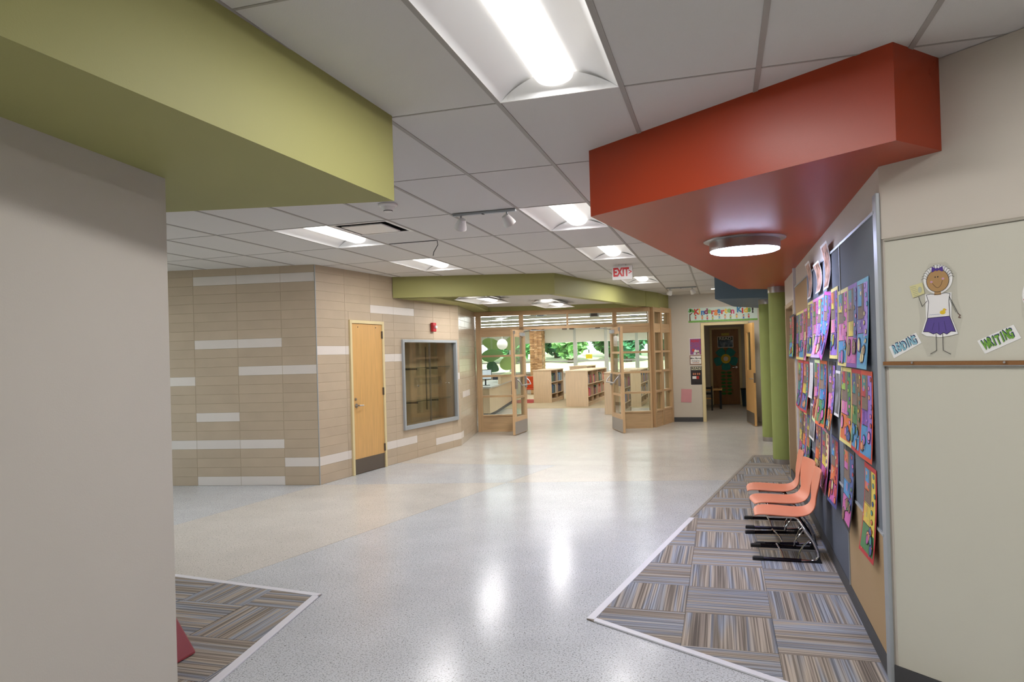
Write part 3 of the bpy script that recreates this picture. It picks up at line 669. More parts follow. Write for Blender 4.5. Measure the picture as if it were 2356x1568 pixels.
B(-w, w, -.002, 0, -h, h).build('sheet', M_paper, o); B(-w+.012, w-.008, -.0035, -.002, -h+.01, h-.012).build('print', picture('red_blue_print', ['a83a5a', '5a5aa8', 'b0506a', '6a4a8a', 'c05a60'], 40), o)
for dx, dz, c in ((-.05, -.08, 'c9443c'), (.0, -.10, 'e8e4e0'), (.05, -.11, 'd6cabc'), (-.02, -.15, 'd8d8dc'), (.06, -.155, 'c8bcb0')): MB().wprism([(dx+.028*math.cos(t*.63), dz+.036*math.sin(t*.63)) for t in range(10)], -.0045, -.003).build('figure', mat('fig_'+c, c, .5), o)
text('lettering', 'READ', .075, mat('dull_red_letter', 'c0304a', .5), o, 0, -.005, .125, bold=.003)
o, w, h = poster(-.67, -.412, 1.282, 1.490, 'framed name sign between the two posters left of the far doorway', 'sign', 'name_sign')
B(-w, w, -.006, 0, -h, h).build('frame', mat('sign_frame', '8a5a4a', .5), o); B(-w+.014, w-.014, -.008, -.006, -h+.014, h-.014).build('sheet', M_paper, o)
text('lettering', 'Mrs. Byrne', .052, M_black, o, 0, -.0085, .035, bold=.0012); text('lettering', 'Kindergarten', .032, M_black, o, 0, -.0085, -.022, bold=.0008)
B(-.075, .075, -.009, -.008, -.068, -.056).build('underline', mat('sign_brown', 'a0623a', .6), o)
o, w, h = poster(-.668, -.414, .822, 1.25, 'black READ poster, lowest of the posters left of the far doorway')
B(-w, w, -.002, 0, -h, h).build('sheet', M_paper, o); B(-w+.006, w-.006, -.0035, -.002, -h+.008, h-.008).build('print', mat('poster_black', '231d1e', .4), o)
B(-w+.02, w-.02, -.0045, -.0035, h-.09, h-.02).build('title_band', mat('title_pale', 'd8d4b8', .5), o); text('lettering', 'READ', .072, M_black, o, 0, -.006, h-.055, bold=.002, sx=1.15)
for dx in (-.06, -.02, .03, .07): MB().wprism([(dx+.017*math.cos(t*.63), .035+.026*math.sin(t*.63)) for t in range(10)], -.0048, -.0035).build('figure', mat('fig_skin', 'c07a58', .5), o)
B(-.085, .0, -.005, -.0035, -.075, -.015).build('book_print', M_paper, o); B(.0, .06, -.005, -.0035, -.08, -.012).build('book_print', mat('print_red', 'b03028', .5), o)
o, w, h = poster(-.885, -.655, .435, .735, 'plain pink paper sheet low on the wall left of the far doorway', 'paper', 'pink_paper')
s = B(-w, w, -.002, 0, -h, h).build('sheet', mat('pink_sheet', 'd99aa0', .6, var=.03, vscale=8), o); o.rotation_euler = (0, math.radians(3), 0)

# ------------------------------------------------------------------ ceiling fixtures
ex = empty('exit_sign', (-1.315, 10.12, CEIL), 0); tag(ex, 'white EXIT sign with red letters hanging from the ceiling', 'exit sign')
B(-.05, .05, -.05, .05, -.012, -.001).build('canopy', M_white, ex); B(-.145, .145, -.022, .022, -.212, -.018).build('box', mat('exit_face', 'efeceb', .4), ex, bevel=.004)
B(-.012, .012, -.012, .012, -.02, -.010).build('stem', M_white, ex)
M_exr = mat('exit_red', 'd8121e', .4)
text('lettering', 'EXIT', .165, M_exr, ex, -.018, -.0235, -.112, bold=.007, sx=.66); text('arrow', '>', .11, M_exr, ex, .112, -.0235, -.112, bold=.002, sx=.8)
sm = empty('smoke_detector', (-2.545, 5.18, CEIL)); tag(sm, 'white round smoke detector under the ceiling near the green bulkhead', 'smoke detector')
MB().lathe([(.075, 0), (.075, -.012), (.066, -.02)], 28).build('base', M_white, sm, smooth=True); MB().lathe([(.058, -.018), (.052, -.04), (.036, -.052), (.034, -.06), (.02, -.064)], 28).build('head', M_white, sm, smooth=True)
MB().lathe([(.037, -.048), (.037, -.057)], 20).build('vent_ring', M_rub, sm)
def track(x0, x1, y, lb):
    o = empty('track_light', ((x0+x1)/2, y, CEIL)); tag(o, lb, 'track light', 'ceiling spotlight tracks'); h = (x1-x0)/2
    B(-h, h, -.018, .018, -.022, -.001).build('track', M_alug, o, bevel=.003); B(-.02, .0, -.019, .019, -.024, -.02).build('feed', M_black, o)
    for x, a in ((-h+.07, .5), (h-.08, -.4)):
        hd = MB(); hd.lathe([(.016, .045), (.030, .04), (.040, .01), (.052, -.03), (.056, -.05), (.050, -.052), (.034, -.03), (.01, -.02)], 20)
        g = hd.build('spot_head', M_white, o, (x, .01, -.085), smooth=True); g.rotation_euler = (.55, a, 0)
        MB().tube([(x, 0, -.02), (x, .002, -.06)], .009, 8).build('yoke', M_alug, o)
track(GX-CX+.03, GX-.01, GY+2*CY+.0, 'spotlight track with two white heads beside the large recessed light'); track(GX+CX+.02, GX+2*CX-.01, GY+9*CY, 'small spotlight track near the far classroom wall')
df = empty('air_diffuser', (GX-3*CX, GY+2*CY, CEIL)); tag(df, 'square white ceiling air diffuser with dark slot', 'air vent')
b = MB()
for q in ((.01, .6, .01, .04), (.01, .6, .57, .6), (.01, .04, .04, .57), (.57, .6, .04, .57)): b.box(q[0], q[1], q[2], q[3], -.002, .006)
b.build('frame', M_white, df); B(.02, .59, .02, .59, .06, .07).build('throat', M_dark, df)
for q in ((.02, .03, .02, .59), (.58, .59, .02, .59), (.02, .59, .02, .03), (.02, .59, .58, .59)): B(q[0], q[1], q[2], q[3], .006, .065).build('throat_wall', M_dark, df)
MB().prism([(.075, .125), (.485, .125), (.485, .54), (.075, .54)], -.004, .006).build('plaque', M_white, df)
wi = MB().tube([(-.56, .0, -.003), (-.02, 0, -.003), (0, 0, -.006), (.004, .004, -.05), (-.03, -.03, -.13), (-.035, -.04, -.17)], .004, 6).build('cable_and_tile_gap', M_black, None, (-2.86, 6.97, CEIL)); tag(wi, 'thin black cable dangling from the ceiling grid, plus a drawn dark tile gap', 'cable')  # level run draws a lifted tile's shaded gap; the hanging end is cable
sl = empty('slot_light', (.13, 14.98, CEIL)); tag(sl, 'slim bright ceiling light beside the blue bulkhead', 'ceiling light')
B(-.3, .3, -.06, .06, -.012, -.001).build('frame', M_white, sl); B(-.28, .28, -.045, .045, -.015, -.012).build('lens', emit('slot_lens', 'fff4e0', 6), sl)
ld = bpy.data.lights.new('slot_tube', 'AREA'); ld.shape = 'RECTANGLE'; ld.size = .54; ld.size_y = .08; ld.energy = 22; ld.color = (1, .95, .88)
lo = bpy.data.objects.new('slot_tube', ld); C.objects.link(lo); lo.parent = sl; lo.location = (0, 0, -.018)

# ------------------------------------------------------------------ library entrance
LE = FE[2]
ef = empty('glazed_entrance', FE[0], FE[1]); tag(ef, 'maple and glass entrance screen around the open library doors', 'glass screen')
ZR = [2.01, 1.60, 1.18, .75, .34]
def part(nm, x0, x1, z0, z1, y0=-.06, y1=.06, m=None, par=ef): return B(x0, x1, y0, y1, z0, z1).build(nm, m or M_maple, par)
part('header', 0, LE, 2.45, 2.56, m=M_maplex); part('transom_rail', .13, LE, 2.145, 2.20, m=M_maplex)
for a, c, zt in ((.02, .13, 2.45), (.94, 1.035, 2.45), (2.91, 3.0, 2.45), (3.66, LE, 2.45)): part('post', a, c, 0, zt)
part('mullion', 1.945, 1.985, 2.20, 2.45)
for a, c in ((.13, .94), (1.035, 1.945), (1.985, 2.91), (3.0, 3.66)): part('pane', a, c, 2.20, 2.45, -.003, .003, M_glass)
for a, c in ((.13, .94), (3.0, 3.66)):
    part('lintel', a, c, 2.01, 2.145, -.05, .05, M_maplex); part('base_panel', a, c, .02, .34, -.045, .045, M_maplex); part('sill', a, c, .33, .36, -.065, .065, M_maplex); part('plinth', a, c, 0, .03, -.055, .055, M_maplex)
    for z in ZR[1:4]: part('rail', a, c, z-.022, z+.022, -.05, .05, M_maplex)
    for z0_, z1_ in ((1.622, 2.01), (1.202, 1.578), (.772, 1.158), (.36, .728)): part('pane', a, c, z0_, z1_, -.003, .003, M_glass)
# head closer brackets
for x in (1.25, 1.9, 2.05, 2.6): part('door_stop', x-.05, x+.05, 2.115, 2.145, -.03, .03, M_kick)
wg = empty('glazed_wing', FG[0], FG[1]); tag(wg, 'narrow angled maple and glass wing right of the open library doors', 'glass screen')
LW = FG[2]
for a, c in ((.07, .14), (.54, .66), (LW-.12, LW)): part('post', a, c, 0, 2.45, -.06, .085, None, wg)
part('header', .065, LW, 2.45, 2.56, par=wg, m=M_maplex)
for a, c in ((.14, .54), (.66, LW-.12)):
    part('lintel', a, c, 2.01, 2.20, -.05, .05, M_maplex, wg); part('base_panel', a, c, .02, .34, -.045, .045, M_maplex, wg); part('sill', a, c, .33, .36, -.065, .065, M_maplex, wg); part('plinth', a, c, 0, .03, -.055, .055, M_maplex, wg)
    for z in ZR[1:4]: part('rail', a, c, z-.022, z+.022, -.05, .05, M_maplex, wg)
    for z0_, z1_ in ((2.2, 2.45), (1.622, 2.01), (1.202, 1.578), (.772, 1.158), (.36, .728)): part('pane', a, c, z0_, z1_, -.003, .003, M_glass, wg)
def leafdoor(nm, hinge, tip, lb, flip):
    fr = frame(hinge, tip); o = struct(empty(nm, fr[0], fr[1]), lb); w = fr[2]
    f = -1 if not flip else 1          # side that carries the push bar
    p = lambda n, x0, x1, z0, z1, y0=-.024, y1=.024, m=None: B(x0, x1, y0, y1, z0, z1).build(n, m or M_maple, o)
    p('stile', 0, .13, .012, 2.12); p('stile', w-.13, w, .012, 2.12); p('top_rail', .13, w-.13, 1.98, 2.12, m=M_maplex); p('bottom_rail', .13, w-.13, .012, .36, m=M_maplex)
    for z in ZR[1:4]: p('rail', .13, w-.13, z-.022, z+.022, -.02, .02, M_maplex)
    for z0_, z1_ in ((1.622, 1.98), (1.202, 1.578), (.772, 1.158), (.36, .728)): p('pane', .13, w-.13, z0_, z1_, -.003, .003, M_glass)
    for sgn in (-1, 1):
        y = .024*sgn; B(.01, w-.01, min(y, y+.002*sgn), max(y, y+.002*sgn), .02, .27).build('kick_plate', M_steel, o)
    y = f*.024
    for x, n in ((.10, 'bar_bracket'), (w-.10, 'bar_bracket')): MB().box(x-.035, x+.035, min(y, y+f*.04), max(y, y+f*.04), .93, 1.17).build(n, M_steel, o, bevel=.008)
    pb = [(.10, y+f*.04, 1.12), (.105, y+f*.10, 1.06), (.12, y+f*.13, 1.0), (w-.12, y+f*.13, 1.0), (w-.105, y+f*.10, 1.06), (w-.10, y+f*.04, 1.12)]
    MB().tube(pb, .012, 10).build('push_bar', M_steel, o, smooth=True)
    MB().box(.16, .40, min(y, y+f*.05), max(y, y+f*.05), 2.0, 2.07).build('closer', M_alug, o, bevel=.005)
    MB().tube([(.22, y+f*.04, 2.085), (.45, y+f*.25, 2.10), (.05, y+f*.45, 2.11)], .009, 6).build('closer_arm', M_alug, o)
    MB().tube([(w-.045, y+f*.006, 1.2), (w-.045, y+f*.006, 2.05)], .008, 6).build('latch_rod', M_steel, o); B(w-.07, w-.02, min(y, y+f*.03), max(y, y+f*.03), 2.03, 2.10).build('latch', M_steel, o)
    return o
h1 = on(FE, 1.06, 0, 0); h2 = on(FE, 2.885, 0, 0)
leafdoor('door_5', (h1[0], h1[1]-.07), (-4.0, 13.50), 'left open maple and glass library door with push bar', True)
leafdoor('door_6', (h2[0], h2[1]-.07), (-1.87, 13.98), 'right open maple and glass library door with push bar', False)

# ------------------------------------------------------------------ library room
WY = 28.0
struct(MB().prism([(-12, 20.4), (-.9, 20.4), (-.9, WY+.1), (-12, WY+.1)], -.02, .001).build('floor_library', mat('library_carpet', 'b8a888', .9, var=.15, vscale=3, stretch=(.3, 6, 1), bump=.3, bscale=200)), 'pale tan striped library carpet')
struct(B(-12, -1.0, 14.6, WY+.3, CEIL+.01, CEIL+.15).build('ceiling_library', mat('library_ceiling', 'e6e6e2', .8)), 'white library ceiling')
struct(B(-1.12, -.98, 16.4, WY+.3, 0, CEIL+.1).build('wall_library_right', M_wall)); struct(B(-12.1, -11.95, 14, WY+.3, 0, CEIL+.1).build('wall_library_left', M_wall))
struct(MB().prism([(-12, 15.6), (-5.3, 14.9), (-5.05, 14.25), (-5.2, 14.2), (-5.5, 14.75), (-12, 15.4)], 0, CEIL+.1).build('wall_library_front', M_wall))
# window wall
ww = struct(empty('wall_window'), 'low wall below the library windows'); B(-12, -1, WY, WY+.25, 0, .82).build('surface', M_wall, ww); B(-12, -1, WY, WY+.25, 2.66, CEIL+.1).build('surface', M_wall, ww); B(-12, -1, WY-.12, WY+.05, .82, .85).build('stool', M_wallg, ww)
M_mull = mat('window_frame_grey', 'b9bdb6', .5)
xs = [-11.6, -10.5, -9.3, -8.35, -7.13, -5.64, -4.38, -3.16, -2.25, -1.1]
M_shade = mat('shade_fabric', 'd9d8cc', .9)
def shadem():
    m = bpy.data.materials.new('shade_translucent'); m.use_nodes = True; N = m.node_tree.nodes; L = m.node_tree.links; bs = N['Principled BSDF']; bs.inputs['Base Color'].default_value = (*lin('dcdace'), 1); bs.inputs['Roughness'].default_value = .9
    t = N.new('ShaderNodeBsdfTranslucent'); t.inputs[0].default_value = (*lin('dcdace'), 1); mx = N.new('ShaderNodeMixShader'); mx.inputs[0].default_value = .25; L.new(bs.outputs[0], mx.inputs[1]); L.new(t.outputs[0], mx.inputs[2]); L.new(mx.outputs[0], N['Material Output'].inputs[0]); return m
M_shade = shadem()
for k in range(len(xs)-1):
    a, c = xs[k]+.075, xs[k+1]-.075; w = struct(empty('window_%d' % (k+1), ((a+c)/2, WY+.08, 0)), 'library window with half-lowered roller shade'); h = (c-a)/2
    for q in ((-h-.075, -h, .85, 2.66), (h, h+.075, .85, 2.66), (-h, h, .85, .90), (-h, h, 2.60, 2.66), (-h, h, 1.27, 1.33)): B(q[0], q[1], -.06, .06, q[2], q[3]).build('window_frame', M_mull, w)
    B(-h, h, -.003, .003, .9, 1.27).build('pane', M_glass, w); B(-h, h, -.003, .003, 1.33, 2.6).build('pane', M_glass, w)
    s = empty('roller_shade', ((a+c)/2, WY-.02, 0)); tag(s, 'white roller shade in the library window, %s from the left' % ['first', 'second', 'third', 'fourth', 'fifth', 'sixth', 'seventh', 'eighth', 'ninth'][k], 'window shade', 'library roller shades')
    B(-h-.02, h+.02, -.002, .002, 2.08, 2.62).build('fabric', M_shade, s); MB().tube([(-h-.02, 0, 2.075), (h+.02, 0, 2.075)], .012, 8).build('hem_bar', M_white, s); MB().tube([(-h-.02, .0, 2.63), (h+.02, .0, 2.63)], .03, 10).build('roller', M_white, s)
# brick pier: individual bricks
bp_ = struct(empty('wall_pier'), 'tan brick pier between the library windows'); PX0, PX1, PY0, PY1 = -7.38, -6.88, 27.45, 28.0
B(PX0+.01, PX1-.01, PY0+.01, PY1, 0, 2.7).build('core', M_joint, bp_)
brm = [mat('brick_%d' % i, c, .8, var=.1, vscale=20) for i, c in enumerate(['b08a5c', 'bf9868', 'a07a50', 'cba87c'])]
bme = [B(0, .19, 0, .09, 0, .058).mesh('brick', x) for x in brm]; bms = [B(0, .09, 0, .19, 0, .058).mesh('brick', x) for x in brm]
for r in range(40):
    z = .002+r*.066
    for k in range(3):
        x = PX0+(k*.2 if r % 2 else k*.2-.1); 
        if x < PX0: x = PX0
        if x+.19 > PX1: x = PX1-.19
        link('brick', random.choice(bme), bp_, (x, PY0-.003, z))
    for k in range(2): link('brick', random.choice(bms), bp_, (PX1-.087, PY0+.1+k*.2+(.05 if r % 2 else 0), z))
# linear lights in the library
for k, y in enumerate((17.2, 19.6, 22.0, 24.4, 26.6)):
    o = empty('linear_light', (-5.6, y, CEIL)); tag(o, 'long white linear ceiling light in the library, %s from the entrance' % ['first', 'second', 'third', 'fourth', 'fifth'][k], 'ceiling light', 'library linear lights')
    B(-4.2, 4.2, -.09, .09, -.10, -.0).build('housing', M_white, o); B(-4.18, 4.18, -.075, .075, -.108, -.10).build('lens', emit('linear_lens', 'ffffff', 20), o)
for k, (x, y) in enumerate(((-5.05, 20.2), (-3.7, 21.6), (-2.6, 22.6))):
    o = empty('ceiling_speaker', (x, y, CEIL)); tag(o, 'small grey box on the library ceiling, %s from the left' % ['first', 'second', 'third'][k], 'ceiling box', 'library ceiling boxes'); B(-.14, .14, -.12, .12, -.14, 0).build('box', M_alug, o, bevel=.01); B(-.1, .1, -.125, -.12, -.12, -.02).build('grille', M_rub, o)

# bookcases and books
BOOKC = {'red': 'b3202c', 'dark red': '6e1420', 'blue': '2a5fa8', 'navy': '1c2a4a', 'white': 'd8d6d0', 'black': '222226', 'green': '2f6a3c', 'yellow': 'e2c22c', 'orange': 'd8742c', 'pink': 'd8406a', 'grey': '8a8f96', 'light blue': '6fa6d0', 'brown': '6a4a30', 'tan': 'b8986a'}
bkm = {}
def bookmesh(c, w, h):
    k = (c, w, h)
    if k not in bkm:
        b = MB(); d = .17
        b.box(0, .003, 0, d, 0, h); b.box(w-.003, w, 0, d, 0, h); b.box(0, w, -.002, .002, 0, h); b.box(.003, w-.003, .002, d-.006, .004, h-.005, 1)
        bkm[k] = b.mesh('book', [mat('book_'+c.replace(' ', '_'), BOOKC[c], .45), M_paper])
    return bkm[k]
_u = ['', 'first', 'second', 'third', 'fourth', 'fifth', 'sixth', 'seventh', 'eighth', 'ninth', 'tenth', 'eleventh', 'twelfth', 'thirteenth', 'fourteenth', 'fifteenth', 'sixteenth', 'seventeenth', 'eighteenth', 'nineteenth']
ORD = _u[1:]+[w if k == 0 else t+'-'+_u[k] for t, w in (('twenty', 'twentieth'), ('thirty', 'thirtieth'), ('forty', 'fortieth'), ('fifty', 'fiftieth'), ('sixty', 'sixtieth')) for k in range(10)]
def bookcase(x0, x1, y0, bays, lb, short, pal, fill=.75, H=1.06, bayw=.9, rot=0., booked=None):
    fr = ((x1, y0, 0), math.pi/2+rot, 0)          # local x runs away from the entrance along the book side; local -y faces +X
    o = empty('bookcase', fr[0], fr[1]); tag(o, lb, 'bookcase', 'low maple library bookcases'); D = x1-x0; L = bays*bayw
    B(-.03, 0, 0, D, 0, H).build('end_panel', M_shelf, o); B(L, L+.03, 0, D, 0, H).build('end_panel', M_shelf, o); B(-.04, L+.04, -.01, D+.01, H, H+.03).build('top', M_shelf, o)
    B(0, L, D/2-.01, D/2+.01, 0, H).build('center_panel', M_shelf, o); B(0, L, .02, D-.02, 0, .10).build('plinth', M_shelf, o)
    for k in range(1, bays): B(k*bayw-.012, k*bayw+.012, .0, D, .1, H).build('divider', M_shelf, o)
    for z in (.10, .28, .66): B(0, L, .0, D, z-.0, z+.022).build('shelf', M_shelf, o)
    cnt = {}
    for k in range(bays):
        for lv, z in ((0, .302), (1, .682)):
            x = k*bayw+.03; end = (k+1)*bayw-.03-(1-fill)*bayw*random.uniform(.3, 1.6)
            c = random.choice(pal)
            while x < end:
                w = random.choice((.03, .04, .05, .06)); h = random.choice((.20, .23, .26, .28))
                if random.random() < .55: c = random.choice(pal)
                bo = link('book', bookmesh(c, w, h)); bo.location = on(fr, x, .02, z); bo.rotation_euler = (0, 0, fr[1])
                n = cnt.get(lv, 0); cnt[lv] = n+1
                if n < len(ORD): tag(bo, '%s book, %s along the %s shelf of the %s' % (c, ORD[n], ['lower', 'upper'][lv], short), 'book', 'books on the library shelves')
                else: tag(bo, '%s book near the window end of the %s shelf of the %s' % (c, ['lower', 'upper'][lv], short), 'book', 'books on the library shelves')
                x += w+.003
    return o
P1 = ['navy', 'grey', 'white', 'blue', 'black', 'green', 'light blue']; P2 = ['red', 'dark red', 'white', 'navy', 'orange', 'pink', 'yellow', 'grey', 'black', 'green']; P3 = ['blue', 'light blue', 'navy', 'red', 'orange', 'tan', 'white']
bookcase(-6.02, -5.40, 22.75, 2, 'low maple bookcase left of the middle one, seen past the left door', 'left bookcase', P1, .6)
bookcase(-4.53, -3.85, 20.95, 4, 'low maple bookcase in the middle of the library opening', 'middle bookcase', P2, .7)
bookcase(-2.93, -2.40, 18.25, 2, 'low maple bookcase just behind the right library door', 'bookcase behind the right door', P3, .7, bayw=.62)
bookcase(-2.95, -2.26, 20.8, 3, 'low maple bookcase behind the right glass panel, deeper in the library', 'deep right bookcase', P3, .75, bayw=.7)
bookcase(-5.25, -4.62, 25.0, 2, 'maple bookcase far back between the left and middle ones', 'back bookcase', P2, .4, H=1.12)

# counter desk, screen, lamp, panels seen through the left glass
dk = empty('library_desk', (0, 0, 0)); tag(dk, 'long pale circulation desk seen through the left glass panel', 'desk')
poly = [(-5.83, 17.5), (-5.95, 18.4), (-6.72, 22.5), (-7.4, 22.4), (-6.75, 18.3), (-6.7, 17.5)]
MB().prism(poly, .10, .76).build('body', M_shelf, dk); MB().prism([(x-.05 if x > -6.3 else x, y) for x, y in poly], 0, .10).build('plinth', M_rub, dk)
MB().prism([(-5.78, 17.45), (-5.9, 18.4), (-6.67, 22.55), (-7.45, 22.45), (-6.8, 18.3), (-6.75, 17.45)], .76, .80).build('worktop', mat('grey_laminate', 'c9c9c6', .35), dk)
MB().prism([(-5.80, 19.0), (-6.6, 22.6), (-6.85, 22.55), (-6.1, 19.0)], 1.02, 1.05).build('counter', mat('green_laminate', 'b7c08a', .35), dk)
MB().prism([(-5.99, 19.02), (-6.66, 22.5), (-6.74, 22.5), (-6.07, 19.02)], .80, 1.02).build('counter_upright', M_shelf, dk)
mo = empty('computer_monitor', (-6.2, 18.3, .802), math.radians(20)); tag(mo, 'dark computer monitor on the library desk', 'monitor')
B(-.12, .12, -.08, .08, 0, .012).build('base', M_black, mo); B(-.02, .02, -.01, .03, .012, .25).build('stand', M_black, mo); B(-.17, .17, -.03, .0, .16, .44).build('bezel', M_rub, mo, bevel=.006); B(-.155, .155, -.032, -.03, .18, .42).build('screen', emit('screen_blue', '7f9cb8', .5), mo)
pr = empty('black_printer', (-6.35, 17.85, .80)); tag(pr, 'small black machine on the desk behind the left glass', 'printer'); B(-.13, .13, -.14, .14, 0, .15).build('body', M_black, pr, bevel=.02); B(-.1, .1, -.18, -.1, .02, .04).build('paper_tray', M_rub, pr); B(-.09, .09, -.1, .06, .15, .165).build('lid', M_rub, pr)
nv = empty('navy_cabinet', (-7.2, 23.6, 0)); tag(nv, 'dark navy cabinet behind the library desk', 'cabinet'); M_nav = mat('navy_panel', '20263a', .6)
B(-.45, .25, -.25, .25, 0, .9).build('body', M_nav, nv)
for x in (-.27, .07): B(x-.165, x+.165, -.27, -.25, .03, .87).build('door', M_nav, nv)
dv = empty('divider_panel', (-5.96, 17.0, 0)); tag(dv, 'tall narrow brown panel in a white frame behind the left glass', 'panel')
B(-.05, .05, -.02, .02, .62, 2.05).build('panel', mat('brown_fabric', '6a5446', .8), dv); 
for x in (-.07, .07): B(x-.02, x+.02, -.03, .03, .0, 2.09).build('frame_post', M_white, dv)
B(-.05, .05, -.03, .03, 2.05, 2.09).build('frame_rail', M_white, dv)
gl = empty('globe_lamp', (-6.22, 20.0, 1.94)); tag(gl, 'white globe pendant lamp seen through the left glass', 'pendant lamp')
MB().lathe([(.16*math.sin(math.pi*k/14)+.001, -.16*math.cos(math.pi*k/14)) for k in range(15)], 24).build('globe', emit('globe_white', 'f4e6cf', .35), gl, smooth=True); MB().tube([(0, 0, .15), (0, 0, CEIL-1.94)], .006, 6).build('cord', M_white, gl)
def leafpanel(x, y, z, w, h, a, c, lb):
    o = empty('leaf_panel', (x, y, z)); tag(o, lb, 'decor panel', 'green leaf decor panels'); pts = []
    for k in range(24):
        t = 2*math.pi*k/24; r = 1 if math.cos(t) < .2 else 1+.25*(math.cos(t)-.2)**2
        pts.append((w/2*math.cos(t)*r, h/2*math.sin(t)*(1 if math.cos(t) < 0 else 1-.25*math.cos(t))))
    pts = [(p*math.cos(a)-q*math.sin(a), p*math.sin(a)+q*math.cos(a)) for p, q in pts]
    MB().wprism(pts, -.015, .015).build('panel', mat('leaf_'+c, c, .6), o, bevel=.004); MB().tube([(0, 0, h*.3), (0, 0, CEIL-z)], .003, 6).build('wire', M_alug, o)
leafpanel(-6.9, 21.0, 1.62, .68, .40, .15, '5b7d3f', 'dark green leaf-shaped panel hanging behind the left glass')
leafpanel(-6.42, 21.2, 1.36, .56, .42, .3, '8ea65a', 'light green leaf-shaped panel, lowest behind the left glass')
leafpanel(-6.35, 21.5, 2.0, .6, .42, .5, '9db06a', 'light green leaf-shaped panel beside the globe lamp')
leafpanel(-7.05, 21.6, 1.98, .7, .36, -.3, '86a058', 'mid green leaf-shaped panel behind the globe lamp')
leafpanel(-7.0, 21.4, 1.25, .4, .36, -.5, '3f6a48', 'small dark green leaf-shaped panel near the brown panel')
oc = empty('orange_chair', (-6.36, 23.6, 0)); tag(oc, 'orange shell chair beside the left bookcase', 'chair'); M_oc = mat('orange_shell', 'd8521e', .4)
B(-.22, .22, -.2, .2, .40, .44).build('seat', M_oc, oc, bevel=.015); B(-.22, .22, .18, .22, .44, .85).build('backrest', M_oc, oc, bevel=.015)
for x in (-.17, .17):
    for y in (-.15, .15): MB().tube([(x, y, .40), (x*1.15, y*1.15, 0)], .012, 8).build('leg', M_chrome, oc)
rm = MB().prism([(-6.95, 22.62), (-6.05, 22.62), (-6.05, 24.4), (-6.95, 24.4)], .002, .012).build('red_rug', mat('red_rug', 'b8453c', .9, var=.2, vscale=6)); tag(rm, 'red rug under the orange chair', 'rug')
sg = empty('window_sign', (-5.07, WY-.02, 1.47)); tag(sg, 'small yellow sign hanging in the library window', 'sign'); B(-.13, .13, -.003, .003, -.085, .085).build('sheet', mat('yellow_sign', 'e6d52a', .5), sg); MB().tube([(0, 0, .085), (0, 0, .45)], .006, 6).build('cord', M_black, sg); MB().tube([(0, 0, .14), (0, 0, .28)], .018, 8).build('hook', M_black, sg)

# ------------------------------------------------------------------ outside: lawn bank and trees
gr = MB().grid(lambda u, v: (-40+u*80, WY+.4+v*60, .25+max(0, min(1, (v*60-2)/22))*1.5+.15*math.sin(u*23)*v), 24, 24).build('ground_outside', mat('dry_grass', 'c8c99a', .9, var=.25, vscale=.6)); struct(gr, 'sunlit grass bank outside the windows')
M_bark = mat('bark', '5a4a3a', .9); lvm = [mat('leaves_%d' % i, c, .6, var=.3, vscale=1.5) for i, c in enumerate(['5f9a58', '4c8a62', '7cb068'])]
def tree(x, y, h, rx, k, lb):
    z0 = .25+max(0, min(1, (y-WY-2.4)/22))*1.5+.15; o = empty('tree', (x, y, z0)); tag(o, lb, 'tree', 'trees outside the library')
    MB().tube([(0, 0, -.2), (.1, 0, h*.35), (.05, .1, h*.7)], [.2, .15, .06], 8).build('trunk', M_bark, o)
    m = MB(); rr = random.Random(k)
    for _ in range(2600):
        while True:
            p = Vector((rr.uniform(-1, 1), rr.uniform(-1, 1), rr.uniform(-1, 1)))
            if .35 < p.length < 1: break
        p = Vector((p.x*rx, p.y*rx*.8, h*.5+p.z*h*.5)); s = rr.uniform(.16, .34); a = Vector((rr.gauss(0, 1), rr.gauss(0, 1), rr.gauss(0, .6))).normalized(); b = a.orthogonal().normalized()*s*.6; a = a*s
        m.face([p-a, p+b, p+a, p-b])
    m.build('crown', lvm[k % 3], o)
for k in range(18):
    x = -28.0+(k//2)*3.5+(1.75 if k % 2 else 0); tree(x, 42.0 if k % 2 else 46.0, 4.6+(k*13 % 4)*.5, 1.40, k, 'leafy tree outside the library windows, %s from the left' % ORD[k])

